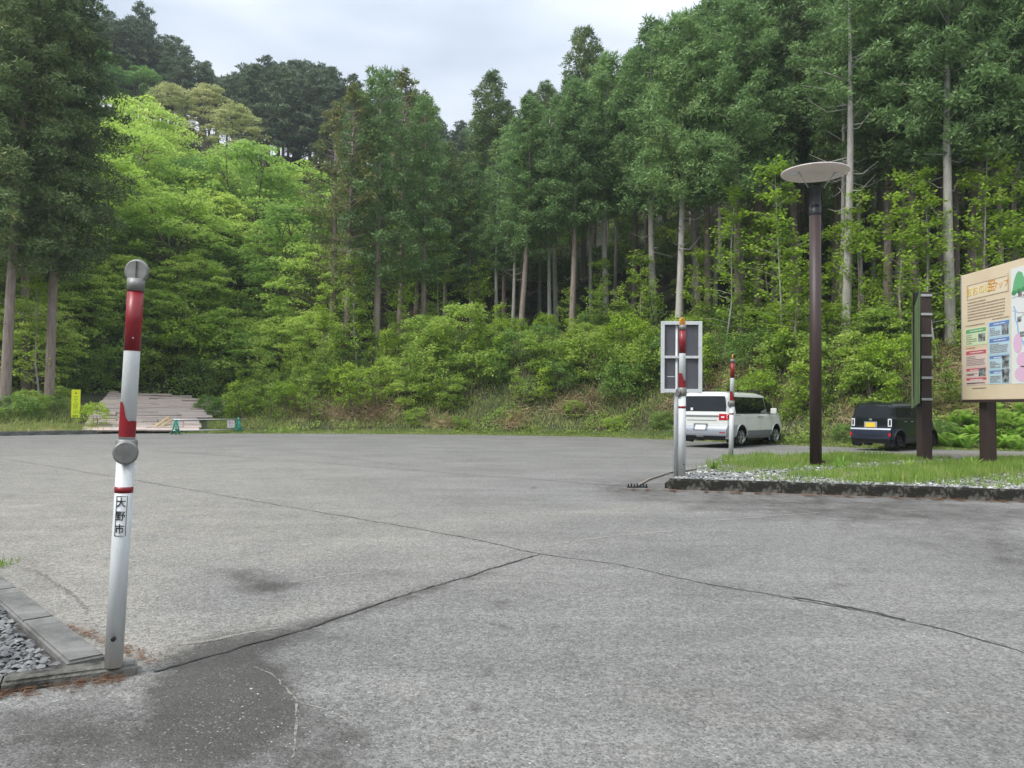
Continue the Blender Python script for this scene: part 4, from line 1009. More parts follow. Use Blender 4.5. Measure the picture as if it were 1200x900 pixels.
def broad_meshes(seed, H=10., Rm=3.6, th=3., npad=95, per=110, ls=.19, pr=.95, bark='barkd', lv='maple', droop=.35, multi=3, tr=.16, low=.25, vert=.07, jit=.55):
    g = np.random.default_rng(seed); rr = random.Random(seed); tb = MB(); P, PR = [], []; zc = th+(H-th)*.42
    for i in range(npad):
        z = rr.random()**.8; a = i*2.39996+rr.uniform(-.4, .4); 
        zz = th*(1-low)+(H-th*(1-low))*z; q = Rm*math.sqrt(max(.03, 1-((zz-zc)/(H-zc+.3 if zz > zc else zc-th*.3+.5))**2))*rr.uniform(.5, 1.05)
        P.append((math.cos(a)*q, math.sin(a)*q, zz)); PR.append(pr*rr.uniform(.6, 1.3))
    P = np.array(P); PR = np.array(PR)
    limbs = []
    for k in range(multi):
        a = 6.28*k/multi+rr.random(); lean = Rm*.35*rr.uniform(.6, 1.2) if multi > 1 else .3
        e = Vector((math.cos(a)*lean, math.sin(a)*lean, H*rr.uniform(.72, .85))); m1 = Vector((e.x*.35+rr.uniform(-.2, .2), e.y*.35+rr.uniform(-.2, .2), H*.35))
        s = Vector((math.cos(a)*tr*.5, math.sin(a)*tr*.5, -.3)); pts = [s, s.lerp(m1, .55)+Vector((rr.uniform(-.1, .1), 0, 0)), m1, m1.lerp(e, .5)+Vector((0, rr.uniform(-.3, .3), 0)), e]
        tb.tube(pts, [tr, tr*.85, tr*.7, tr*.42, .02], 7, False); limbs.append(pts)
    for i in range(0, npad, 2):
        p = Vector(P[i]); pt = min((q for l in limbs for q in (l[2], l[3], l[2].lerp(l[3], .5), l[4])), key=lambda q: (q-p).length+(3 if q.z > p.z else 0))
        tb.tube([pt, pt.lerp(p, .55)+Vector((0, 0, .15)), p], [.04*tr/.16, .025*tr/.16, .008], 4, False)
    V, Q = pads(g, P, PR, per, ls, droop, jit, vert)
    tm = tb.build('trunk', M[bark]); td = tm.data; bpy.data.objects.remove(tm)
    return td, mesh_np('crown', V, Q, M[lv])
def sapling_meshes(seed, H=7., lv='sap', n=55, ls=.17, bark='barkp', spread=1.8):
    g = np.random.default_rng(seed); rr = random.Random(seed); tb = MB(); C_, U_ = [], []
    top = Vector((rr.uniform(-.8, .8), rr.uniform(-.5, .5), H)); stem = [Vector((0, 0, -.3)), top*.33+Vector((rr.uniform(-.25, .25), 0, 0)), top*.66, top]
    tb.tube(stem, [.06, .045, .03, .008], 6, False)
    for i in range(n):
        t = rr.uniform(.18, 1); p = stem[0].lerp(top, t) if t < .0 else (stem[1]*(1-(t-.33)/.33)+stem[2]*((t-.33)/.33) if .33 < t < .66 else (stem[0].lerp(stem[1], t/.33) if t <= .33 else stem[2].lerp(stem[3], (t-.66)/.34)))
        a = rr.uniform(0, 6.28); L_ = spread*(1.1-t*.7)*rr.uniform(.5, 1.1); e = p+Vector((math.cos(a)*L_, math.sin(a)*L_, L_*rr.uniform(.05, .6)))
        tb.tube([p, p.lerp(e, .5)+Vector((0, 0, .08)), e], [.014, .010, .004], 3, False)
        for j in range(34):
            f = rr.uniform(.25, 1.05); C_.append(p.lerp(e, f)+Vector((rr.gauss(0, .13), rr.gauss(0, .13), rr.gauss(0, .07))))
    Cn = np.array([tuple(c) for c in C_]); n_ = len(Cn)
    nrm = unit(np.stack([g.normal(0, .6, n_), g.normal(0, .6, n_), np.ones(n_)], -1)); az = g.uniform(0, 6.283, n_)
    U = unit(np.cross(nrm, np.stack([np.cos(az), np.sin(az), 0*az], -1))); S = np.cross(nrm, U)
    V, Q = leaves(Cn, U, S, ls*g.uniform(.6, 1.3, n_), ls*.7*g.uniform(.7, 1.3, n_))
    tm = tb.build('trunk', M[bark]); td = tm.data; bpy.data.objects.remove(tm)
    return td, mesh_np('crown', V, Q, M[lv])
CE = [cedar_meshes(21, H=19, hb=7.8, Rm=2.5, nb=105, rad=.6), cedar_meshes(22, H=19, hb=7.4, Rm=2.2, nb=100, rad=.55),
      cedar_meshes(23, H=19, hb=8.2, Rm=2.5, nb=95, rad=.6, bark='barkw'),
      cedar_meshes(24, H=19, hb=7.0, Rm=2.2, nb=105, per=90, needles='cedardk', rad=.55),
      cedar_meshes(25, H=18, hb=5.5, Rm=1.5, nb=90, per=62, needles='cedar2', sparse=.4, rad=.42),   # thin olive
      cedar_meshes(26, H=19, hb=8, Rm=2.2, nb=75, per=90, sparse=.2, bark='barkw', rad=.55),
      cedar_meshes(27, H=18, hb=5.0, Rm=1.95, nb=105, per=85, rad=.52, sparse=.15),                                  # foliage well down
      cedar_meshes(28, H=27, hb=8.5, Rm=3.3, nb=170, per=105, needles='cedardk', rad=.62, tr=.27)]       # big dark
CH = [19, 19, 19, 19, 18, 19, 18, 27]
CN = cedar_meshes(31, H=20, hb=11.2, Rm=2.3, nb=50, per=95, sparse=.2, bark='barkw', dead=26, tr=.22)
PI = [cedar_meshes(41, H=14, hb=4.5, Rm=3.3, nb=46, per=60, ln=.42, wd=.18, needles='pine', flatz=.28, rad=.8, sparse=.1, bark='barkd', topw=.6),
      cedar_meshes(42, H=15, hb=3.5, Rm=2.8, nb=60, per=56, ln=.42, wd=.18, needles='pine', flatz=.35, rad=.7, sparse=.15, bark='barkd')]
LA = cedar_meshes(43, H=12, hb=1.5, Rm=2.4, nb=85, per=34, ln=.45, wd=.2, needles='larch', rad=.6, flatz=.8, bark='barkd')
BR = [broad_meshes(51, H=10, Rm=4.2, npad=105, per=110, lv='maple'), broad_meshes(52, H=9, Rm=3.8, npad=95, per=110, lv='maple', multi=4),
      broad_meshes(53, H=11, Rm=4.0, npad=105, per=110, lv='green'), broad_meshes(54, H=8, Rm=3.4, npad=80, per=120, lv='green', multi=2),
      broad_meshes(55, H=9, Rm=3.8, npad=110, per=110, lv='deep', pr=1.05)]
BT = broad_meshes(56, H=10, Rm=4, npad=100, per=120, lv='tan', droop=.2, pr=.8)
SP = [sapling_meshes(61), sapling_meshes(62, H=8.5, n=70, bark='barkw'), sapling_meshes(63, H=6, n=45)]
BU = [broad_meshes(71, H=2.3, Rm=1.6, th=.4, npad=50, per=70, ls=.13, pr=.46, lv='bush', tr=.03, low=.9, vert=.14, jit=.65, droop=.45), broad_meshes(72, H=3.4, Rm=1.7, th=.8, npad=56, per=75, ls=.14, pr=.52, lv='bush', tr=.04, low=.8, vert=.12, jit=.6, droop=.45),
      broad_meshes(73, H=1.9, Rm=1.5, th=.3, npad=70, per=62, ls=.11, pr=.36, lv='bushdk', tr=.03, low=.95, vert=.4, jit=1.0), broad_meshes(74, H=2.8, Rm=1.4, th=.4, npad=50, per=48, ls=.13, pr=.36, lv='sap', tr=.03, low=.9, vert=.3, jit=.8)]
WS = [sapling_meshes(65, H=3.0, n=26, ls=.13, spread=.9, lv='bush', bark='barkd'), sapling_meshes(66, H=2.4, n=22, ls=.12, spread=.8, lv='sap', bark='barkd')]
trng = random.Random(99)
def tree(var, x, y, s, label, cat_, name, group=None, lean=0, rz=None, sz=None, sink=.15, crown_mat=None):
    z = Tz(x, y)-sink
    t = empty(name, (x, y, z), 0, label, cat_, group); t.scale = (s, s, sz or s)
    t.rotation_euler = (trng.uniform(-.012, .012), lean, trng.uniform(0, 6.28) if rz is None else rz)
    if lean: t.rotation_mode = 'XYZ'; t.rotation_euler = (0, lean, 0) if rz is None else (0, lean, rz)
    link('trunk', var[0], t); c = link('crown', var[1], t)
    if crown_mat: c.material_slots[0].link = 'OBJECT'; c.material_slots[0].material = M[crown_mat]
    return t
def at_px(px, dd): p = polar(px, dd); return p.x, p.y
# front cedars, each placed by its trunk
def fit(px, dd, H, ytop):
    x, y = at_px(px, dd); z = Tz(x, y); zt = EYE+(476+(px-600)*.0087-ytop)/F*y; return x, y, (zt-z)/H
front = [
 (7, 6, 4.5, -80, .055, 'big dark cedar at the left edge of the photo, leftmost thick trunk'),
 (7, 58, 6.0, -40, .04, 'big dark cedar second from the left edge, behind the yellow sign'),
 (4, 404, 7, 95, 0.02, 'thin olive cedar with bare lower trunk, leftmost of the middle group'),
 (6, 440, 7.5, 78, 0, 'full cedar right behind the thin olive one, its top against the sky'),
 (6, 494, 9, 112, 0, 'slim cedar on the bank left of the big bright bush'),
 (4, 468, 13, 78, 0.01, 'brownish thin topped cedar right of the middle group centre'),
 (3, 520, 16, 165, -.01, 'dark cedar at the low dip of the treetops'),
 (3, 571, 22, 80, 0, 'lone dark pointed cedar rising above the dip in the treetops'),
 (1, 608, 8, 112, .035, 'leaning cedar whose bare trunk rises behind the bright bushes'),
 (0, 669, 7.5, 95, 0, 'cedar with straight pale trunk at the middle of the photo'),
 (2, 652, 13, 110, 0, 'pale trunked cedar just left behind the straight middle one'),
 (3, 684, 22, 26, 0, 'tall dark cedar with ragged open top above the middle'),
 (2, 711, 10, 60, 0, 'cedar with reddish pale trunk right of the middle one'),
 (1, 742, 12, 55, 0, 'cedar between the reddish trunk and the notice board trees'),
 (2, 768, 9, 20, 0, 'left of the close pair of pale trunks above the notice board'),
 (2, 794, 6.5, 12, 0.01, 'right of the close pair of pale trunks above the notice board'),
 (0, 831, 9, -5, 0, 'cedar with slim grey trunk right above the farther snow pole'),
 (0, 867, 6.5, -15, 0, 'cedar with sturdy pale trunk left of the lamp disc'),
 (1, 887, 10, -40, 0, 'thin trunked cedar close right of the sturdy one left of the lamp'),
 (8, 991, 6.2, -70, 0, 'tall pale bare trunked cedar with curved dead branches right of the lamp'),
 (3, 930, 11, -60, 0, 'dark cedar standing behind the lamp disc'),
 (3, 1040, 10, -80, 0, 'dark cedar between the bare pale trunk and the green sign'),
 (0, 1075, 8.5, -90, 0, 'cedar whose trunk stands above the green sign'),
 (2, 1115, 5.8, -110, 0, 'cedar with thickest trunk, behind the left end of the map board'),
 (1, 1135, 9.5, -90, 0, 'thinner cedar between the two thick trunks above the map board'),
 (0, 1155, 7.5, -110, 0, 'second thick cedar above the map board, nearer the right edge'),
 (0, 1215, 7.0, -120, 0, 'cedar at the right edge of the photo behind the map board'),
]
CE8 = CE+[CN]; CH8 = CH+[20]
for v, px, dd, yt, ln_, lab in front:
    x, y, s = fit(px, dd, CH8[v], yt); tree(CE8[v], x, y, min(1.12, max(.82, s*1.06)), lab, 'cedar tree', 'cedar_tree', None, ln_, sz=s)
x, y = at_px(50, 7); tree(SP[1], x, y, .9, 'slender bare stem beside the second big dark cedar', 'young tree', 'young_tree')
# the plantation behind them
used = [at_px(px, dd) for _, px, dd, *_ in front]
rg = random.Random(12)
SK = ([520, 545, 560, 600, 640, 690, 740, 780, 830, 900, 1000, 1300], [170, 150, 120, 125, 75, 45, 45, 10, -10, -60, -100, -140])
def where(px, names):
    for lim, nm in names:
        if px < lim: return nm
    return names[-1][1]
TREG = ((640, 'behind the leaning cedar and the big bright bush'), (700, 'behind the straight pale trunk at the middle'), (755, 'left above the notice board'), (810, 'right above the notice board'), (870, 'above the white van'), (935, 'left of the lamp post'), (985, 'between the lamp post and the bare pale trunk'), (1060, 'above the dark parked wagon'), (1125, 'above the green sign'), (9999, 'above the map board'))
for row, dd in enumerate((13, 17, 21.5, 26, 31, 37, 44, 52, 61)):
    px = 560+rg.uniform(0, 20) if row > 1 else 610
    while px < 1330:
        d2 = dd+rg.uniform(-1.8, 1.8); pxx = px; px += ((2.7, 2.8, 3.0, 3.4, 4.2, 4.6, 5, 5, 5)[row])/(26+dd)*F*rg.uniform(.8, 1.25)
        x, y, s = fit(pxx, d2, 19, float(np.interp(pxx, *SK))+rg.uniform(0, 45))
        if min(math.hypot(x-a, y-b) for a, b in used) < 2.2 or s < .38: continue
        used.append((x, y)); v = rg.choice((CE[3], CE[0], CE[1], CE[2], CE[5], CE[3])) if row < 5 else rg.choice((CE[3], CE[6], CE[6]))
        s = min(s, 1.15); rw = ('second rows', 'middle rows', 'farthest rows')[0 if row < 2 else 1 if row < 5 else 2]; wh = where(pxx, TREG)
        tree(v, x, y, min(1.1, max(.8, s*1.05)), 'dark plantation cedar, %s, %s' % (rw, wh), 'cedar tree', 'cedar_tree', 'cedars in the %s %s' % (rw, wh), sz=s)
px = 566
while px < 1140:                                # slim suppressed trunks between the bigger ones
    d2 = rg.uniform(9, 21); x, y, s = fit(px, d2, 19, float(np.interp(px, *SK))+rg.uniform(40, 110)); pxx = px; px += rg.uniform(9, 20)
    if min(math.hypot(x-a, y-b) for a, b in used) < 1.1 or s < .5: continue
    used.append((x, y)); wh = where(pxx, TREG)
    tree(CE[5], x, y, .62, 'slim pale trunked cedar among thicker ones, '+wh, 'cedar tree', 'cedar_tree', 'slim cedars '+wh, sz=min(s, 1.0))
# trees behind the middle group
for px, dd, v, yt, lab in ((415, 20, 6, 105, 'cedar right behind the thin olive one, slightly lower'), (455, 24, 6, 80, 'highest cedar behind the middle group'), (487, 20, 3, 105, 'dark cedar behind the slim one on the bank'), 
    (535, 24, 3, 185, 'small dark cedar right in the dip of the treetops'), (552, 15, 6, 190, 'green cedar below the lone dark pointed one'), (590, 14, 6, 145, 'green cedar left behind the leaning trunk'), (590, 30, 3, 115, 'dark cedar right behind the lone pointed one'), (385, 14, 4, 118, 'short thin cedar left of the thin olive one')):
    x, y, s = fit(px, dd, CH[v], yt); tree(CE[v], x, y, min(1.1, max(.75, s*1.05)), lab, 'cedar tree', 'cedar_tree', sz=s)
for px, dd, s, lab in ((-45, 7, 1.0, 'dark cedar crown cut off by the left edge'), (30, 14, .9, 'dark cedar between and behind the two big left ones'), (-20, 18, 1.0, 'dark cedar behind the leftmost thick trunk'), (-75, 13, 1.0, 'dark cedar beyond the left edge')):
    x, y = at_px(px, dd); tree(CE[7], x, y, s, lab, 'cedar tree', 'cedar_tree')
# broadleaf hillside
named = [
 (120, 24, 0, 1.0, 'bright maple above the left end of the plank slope'), (200, 22, 1, 1.05, 'bright maple right behind the near red and white pole'),
 (155, 36, 0, 1.25, 'broad bright green tree at the middle of the left hillside'), (235, 38, 1, 1.35, 'layered bright maple in the middle of the hillside right of the pole'),
 (290, 30, 2, 1.15, 'green tree with a pale slanting trunk on the hillside'), (345, 20, 2, .95, 'green tree above the mound beside the barrier'),
 (375, 16, 0, .85, 'light green tree right of the mound, left of the thin olive cedar'), (95, 46, 1, 1.2, 'bright tree high on the hillside beside the big dark cedar'),
 (200, 52, 0, 1.4, 'high bright maple below the cream coloured tree'), (280, 50, 2, 1.35, 'mid green tree right below the cream coloured tree')]
placed = []
lim = lambda px: float(np.interp(px, [0, 60, 130, 180, 200, 285, 300, 340, 380, 420, 590], [120, 120, 106, 118, 165, 182, 168, 185, 200, 190, 200]))
for px, dd, k, s, lab in named:
    x, y = at_px(px, dd); placed.append((x, y)); s = min(s, fit(px, dd, 10, lim(px))[2]); tree(BR[k], x, y, s, lab, 'broadleaf tree', 'maple_tree' if k < 2 else 'broadleaf_tree')
for px, dd, k, s, lab in ((40, 13, 0, .55, 'small bright maple between the two left trunks'), (95, 17.5, 1, .6, 'small bright maple right of the second left trunk'), (140, 19, 0, .6, 'small bright maple behind the near pole, above the planks'), (182, 17.5, 1, .55, 'small bright maple above the middle of the planks'), (222, 19.5, 0, .62, 'small bright maple above the right part of the planks'),
    (262, 17, 1, .55, 'small bright maple behind the barrier'), (300, 15, 3, .6, 'small green tree behind the mound'), (338, 13, 0, .5, 'small bright maple on top of the mound'), (370, 11, 1, .55, 'small bright maple left of the thin olive cedar'), (120, 26, 1, .8, 'medium bright maple above the yellow sign'), (70, 24, 0, .75, 'medium bright maple right beside the second left trunk'), (250, 27, 0, .8, 'medium bright maple above the barrier'), (320, 25, 1, .8, 'medium bright maple above the mound')):
    x, y = at_px(px, dd); placed.append((x, y)); tree(BR[k], x, y, s, lab, 'broadleaf tree', 'maple_tree' if k < 2 else 'broadleaf_tree')
for px, dd, yt, lab in ((237, 60, 98, 'cream coloured blossoming tree high on the hillside'), (192, 61, 95, 'smaller cream coloured tree left of the larger one'), (133, 76, 42, 'pale cream tree on the ridge beside the big dark cedar'), (270, 55, 122, 'low cream coloured tree right below the larger one')):
    x, y, s = fit(px, dd, 10, yt); placed.append((x, y)); tree(BT, x, y, s, lab, 'blossoming tree', 'blossoming_tree')
rg = random.Random(5)
for dd in (19, 24, 30, 37, 44, 52, 60, 68):
    px = -60+rg.uniform(0, 40)
    while px < 590:
        x, y = at_px(px, dd+rg.uniform(-2.5, 2.5)); stepm = (4.8+dd*.035); px2 = px; px += stepm/math.hypot(x, y)*F*rg.uniform(.8, 1.2)
        if min(math.hypot(x-a, y-b) for a, b in placed) < 3.2: continue
        u = rg.random(); s = rg.uniform(.85, 1.2)*(1+dd*.006)
        if 180 < px2 < 290 and dd > 58: continue
        if dd >= 64: s = min(s, fit(px2, dd, 12, float(np.interp(px2, [60, 130, 190, 260, 390, 590], [10, 40, 75, 120, 120, 180])))[2])
        if dd < 64: s = min(s, fit(px2, dd, 10.5, lim(px2)+rg.uniform(0, 25))[2])
        if s < .42: continue
        placed.append((x, y))
        if dd > 50 and px2 > 270: v, lab, c, gname, nm = LA, 'soft blue green larch on the upper hillside right of the cream tree', 'larch tree', 'larches on the upper hillside', 'larch_tree'
        elif dd > 64: v, lab, c, gname, nm = BR[4], 'deep green tree high on the hillside below the ridge pines', 'broadleaf tree', 'deep green trees below the ridge', 'broadleaf_tree'
        else:
            bright = u < (.8 if 60 < px2 < 330 else .35)
            v = rg.choice(BR[:2]) if bright else rg.choice((BR[2], BR[3], BR[4], BR[4]))
            lab, c, gname, nm = ('bright spring green maple among the trees of the left hillside', 'broadleaf tree', 'bright maples on the left hillside', 'maple_tree') if bright else ('darker green broadleaf tree among the trees of the left hillside', 'broadleaf tree', 'darker trees on the left hillside', 'broadleaf_tree')
        h_ = ('at the foot of', 'halfway up', 'high on')[0 if dd < 28 else 1 if dd < 48 else 2]; wh = h_+' the left hillside '+where(px2, ((60, 'behind the leftmost cedars'), (130, 'above the yellow sign'), (185, 'behind the near pole'), (240, 'above the plank slope'), (300, 'above the barrier'), (370, 'above the mound'), (450, 'behind the thin olive cedar'), (9999, 'behind the big bright bush')))
        bse = lab.split(' on the')[0].split(' high on')[0].split(' among')[0]
        tree(v, x, y, s, bse+' '+wh, c, nm, bse+' '+wh)
for row, dd in enumerate((62, 67, 70.5, 74, 80, 87)):
    px = (60 if row > 1 else 288)+rg.uniform(0, 20)
    while px < 640:
        x, y = at_px(px, dd+rg.uniform(-2, 2)); px2 = px; px += 3.3/math.hypot(x, y)*F*rg.uniform(.7, 1.3)
        if min(math.hypot(x-a, y-b) for a, b in placed) < 2.2: continue
        s = min(1.3, fit(px2, (62, 67, 70.5, 74, 80, 87)[row], 14.5, float(np.interp(px2, [60, 130, 155, 172, 190, 230, 262, 300, 340, 390, 460, 540, 590], [-10, 14, 8, 26, 42, 66, 78, 58, 58, 82, 105, 145, 150]))+rg.uniform(0, 22))[2])
        if s < .4: continue
        tree(rg.choice(PI), x, y, s, *(lambda wh: ('dark blue green pine on the ridge '+wh, 'pine tree', 'pine_tree', 'pines on the ridge '+wh))(where(px2, ((140, 'beside the big dark cedar'), (200, 'left of the cream tree'), (260, 'above the cream tree'), (320, 'right of the cream tree'), (400, 'left of the middle cedars'), (520, 'behind the middle cedars'), (9999, 'in the dip of the treetops')))+(', front rows' if row < 3 else ', back rows')))
x, y = at_px(158, 78); tree(PI[1], x, y, min(1.7, fit(158, 78, 15, -2)[2]), 'tallest pine on the ridge, left of the other ridge pines', 'pine tree', 'pine_tree')
x, y = at_px(195, 77); tree(PI[0], x, y, min(1.4, fit(195, 77, 14, 38)[2]), 'broad flat topped dark pine on the ridge right of the tallest one', 'pine tree', 'pine_tree')
# light saplings before the plantation
sap = [(848, 5.5, 1, .95, 'light leaved sapling left of the lamp post'), (918, 5.2, 1, 1.05, 'slanting light sapling just left of the lamp post'), (935, 4.5, 0, .9, 'small light sapling right behind the lamp post'),
 (1010, 6, 0, 1, 'light sapling right of the bare pale trunk'), (1060, 5.5, 0, 1.1, 'leafy light sapling left of the green sign top'), (1100, 5, 1, .95, 'light sapling above the green sign'), (1150, 5.2, 1, 1.05, 'light sapling above the map board'), (1190, 5.6, 0, 1.05, 'light sapling at the right edge above the map board'),
 (520, 10, 1, .95, 'light sapling before the slim cedar on the bank'), (470, 8, 0, .8, 'light sapling between the middle cedars'), (420, 7, 1, .8, 'light sapling beside the thin olive cedar'), (380, 6.5, 0, .85, 'light sapling at the left of the middle group'), (560, 10.5, 0, .8, 'light sapling above the big bright bush'), (700, 8, 2, .75, 'small light sapling between the middle trunks'), (752, 8, 2, .85, 'small light sapling left of the notice board'), (900, 8, 2, 1.0, 'small light sapling behind the lamp post'), (815, 7, 2, .8, 'small light sapling above the farther snow pole'), (975, 7.5, 2, .9, 'small light sapling left of the bare pale trunk')]
for px, dd, k, s, lab in sap:
    x, y = at_px(px, dd); tree(SP[k], x, y, s, lab, 'young tree', 'young_tree')
x, y = at_px(230, 17.5); tree(SP[2], x, y, .6, 'bare twiggy sapling above the plank slope', 'young tree', 'young_tree', crown_mat='bankg')
# bushes
bsh = [(500, 5.2, 1, 1.0, 'bushy bright shrub at the foot of the slim cedar'), (540, 5.0, 1, 1.2, 'tall bright green bush, largest of the bank'), (560, 4.0, 0, 1.1, 'bright layered bush before the largest one'), (470, 4.2, 0, .95, 'bright bush left of the largest one'),
 (640, 4.5, 0, 1.1, 'yellow green bush below the leaning cedar'), (655, 3.8, 2, .8, 'small rounded dark bush on the dry bank'), (690, 4.5, 0, 1.1, 'bright bush right of the small dark one'), (735, 3.4, 2, 1.05, 'dark bush left of the notice board'), (760, 4.2, 0, 1.0, 'bright bush beside the notice board'),
 (1050, 3.6, 3, .9, 'bright drooping bush above the dark car'), (1020, 3.2, 0, .8, 'bright bush above the dark car roof'), (975, 4.0, 0, 1.0, 'bright bush behind the lamp post')]
for px, dd, k, s, lab in bsh:
    x, y = at_px(px, dd); tree(BU[k], x, y, s*.88, lab, 'bush', 'bush', sink=.05)
rg = random.Random(8); pb_ = [at_px(b[0], b[1]) for b in bsh]
for dd in (1.9, 3.3, 4.9, 6.4, 8, 10, 12.5, 15.5, 19, 24, 29, 36, 44):
    px = (300 if dd < 8 else 330)+rg.uniform(0, 30)
    while px < 1290:
        d2 = dd+rg.uniform(-.7, .7); x, y = at_px(px, d2); px2 = px; px += (1.75+dd*.05+(1 if dd > 20 else 0))/math.hypot(x, y)*F*rg.uniform(.75, 1.3)
        if d2 < 4.6 and (px2 < 460 or 585 < px2 < 635 or px2 > 1080) and rg.random() < .75: continue
        if d2 < 6 and px2 < 450 and rg.random() < .5: continue
        if min(math.hypot(x-a, y-b) for a, b in pb_) < 1.0: continue
        pb_.append((x, y)); dk = rg.random() < (.28 if dd < 8 else .45)
        v = BU[2] if dk else rg.choice((BU[0], BU[1], BU[3], BU[0]))
        wh = ('low on the bank', 'halfway up the bank', 'at the top of the bank', 'under the first cedars')[0 if dd < 4.5 else 1 if dd < 7 else 2 if dd < 11 else 3]+' '+where(px2, ((400, 'left of the thin olive cedar'), (480, 'at the middle cedars'), (570, 'by the big bright bush'), (640, 'at the leaning trunk'), (700, 'below the straight pale trunk'), (770, 'left of the notice board'), (840, 'behind the notice board'), (920, 'behind the white van'), (1000, 'behind the lamp post'), (1080, 'behind the dark wagon'), (1140, 'between the two signs'), (9999, 'behind the map board')))
        lab = ('darker' if dk else 'bright')+' green shrub '+wh; gg = lab
        tree(v, x, y, rg.uniform(.65, 1.0)*(.42 if dd < 2 else .7 if dd < 4 else .9 if dd < 5.5 else .68 if dd < 12 else .55 if dd < 22 else 1.4), lab, 'shrub', 'shrub', None, sink=.05)['group'] = gg
shr = random.Random(31); k_ = 0
SHW = ((330, 'at the barrier end of the mound'), (400, 'on the mound'), (460, 'at the middle cedars'), (520, 'left of the big bright bush'), (590, 'among the big bright bushes'), (650, 'below the leaning cedar'), (710, 'below the straight pale trunk'), (770, 'left of the notice board'), (850, 'above the white van'), (930, 'between the van and the lamp post'), (1000, 'right of the lamp post'), (1070, 'above the dark wagon'), (9999, 'between the two signs'))
for dd in (3.0, 4.6, 6.2, 7.6):
    px = 290+shr.uniform(0, 25)
    while px < 1130:
        x, y = at_px(px, dd+shr.uniform(-.6, .6)); wh = where(px, SHW); hgt_ = 'lower' if dd < 5 else 'upper'
        tree(WS[shr.random() < .45], x, y, shr.uniform(.55, 1.1), 'wispy young shoot on the %s bank %s' % (hgt_, wh), 'young tree', 'young_shoot', 'wispy shoots, %s bank, %s' % (hgt_, wh), lean=shr.uniform(-.12, .12), sink=.05); px += shr.uniform(22, 58)
for dd in (15.4, 17.0, 19.5, 22.5, 26.5, 31.0, 36.0):                      # dark undergrowth behind the plank slope
    px = -50
    while px < 330:
        x, y = at_px(px, dd+rg.uniform(-.6, .6)); px2 = px; px += (2.2 if dd < 23 else 3.2)/math.hypot(x, y)*F*rg.uniform(.7, 1.2)
        tree(BU[2] if rg.random() < .25 else BU[rg.choice((0, 1, 3))], x, y, rg.uniform(.9, 1.5)*(1 if dd < 23 else 1.4), 'low shrub %s the plank slope %s' % (('just over the top of', 'right behind', 'a little above', 'well above', 'under the trees above', 'high under the trees above', 'farthest up the slope above')[(15.4, 17.0, 19.5, 22.5, 26.5, 31.0, 36.0).index(dd)], where(px2, ((60, 'far left'), (130, 'left part'), (200, 'middle part'), (270, 'right part'), (9999, 'beyond its right end')))), 'shrub', 'shrub', 'low shrubs %d above the planks %s' % (int(dd), where(px2, ((60, 'far left'), (130, 'left'), (200, 'middle'), (270, 'right'), (9999, 'beyond')))), sink=.05)
for px, dd in ((-20, 3), (22, 3.5), (32, 5), (45, 4.2), (-45, 2), (62, 5.5), (112, 1.0), (74, 10), (88, 14)):
    x, y = at_px(px, dd+.5); tree(BU[rg.choice((0, 2, 3))], x, y, rg.uniform(.35, .6), 'small shrub behind the far left kerb', 'shrub', 'shrub', 'small shrubs by the far left kerb', sink=.05)
for px in (245, 262, 285, 300, 318, 335, 352):
    x, y = at_px(px, rg.uniform(3.0, 8)); tree(BU[rg.choice((0, 3, 2))], x, y, rg.uniform(.4, .7), 'low shrub growing on the mound beside the barrier', 'shrub', 'shrub', 'shrubs on the mound', sink=.05)
# ferns at the right
def fern_mesh(seed, n=9, Lf=1.0):
    rr = random.Random(seed); Cn, U, S, Ln, Wd = [], [], [], [], []
    for i in range(n):
        a = 6.28*i/n+rr.uniform(-.3, .3); L_ = Lf*rr.uniform(.7, 1.1); ca, sa = math.cos(a), math.sin(a); el = rr.uniform(.95, 1.35)
        for j in range(15):
            t = (j+1)/15; r = L_*t*math.cos(el)*(1+t*.5); z = L_*(t*math.sin(el)*(1.15-t*.62))
            for s in (-1, 1):
                Cn.append((ca*r, sa*r, z)); d = Vector((-sa*s, ca*s, -.15))+Vector((ca, sa, 0))*.35; d.normalize(); U.append(tuple(d)); sd_ = Vector((ca, sa, .3)); sd_.normalize(); S.append(tuple(sd_))
                Ln.append(.27*Lf*math.sin(math.pi*min(1, .12+t*.85))+.02); Wd.append(.075*Lf)
    V, Q = leaves(np.array(Cn), np.array(U), np.array(S), np.array(Ln), np.array(Wd)); return mesh_np('fern', V, Q, M['fern'])
FE = [fern_mesh(1), fern_mesh(2, 9, .95)]
for i, (px, py) in enumerate(((1128, 512), (1142, 498), (1160, 505), (1175, 492), (1190, 500), (1198, 515), (1178, 516), (1150, 518), (1113, 522), (1132, 524), (1168, 524), (1190, 525), (1205, 488), (1160, 488), (1122, 500), (1210, 508))):
    p = hit(px, py+4); o = link('fern', FE[i % 2]); o.location = p; o.rotation_euler = (0, 0, i*1.3); s = 1.0+.35*((i*7) % 5)/5; o.scale = (s*.8, s*.8, s*1.0)
    tag(o, 'bright green fern clump on the bank behind the map board post', 'fern', 'ferns at the foot of the right bank')
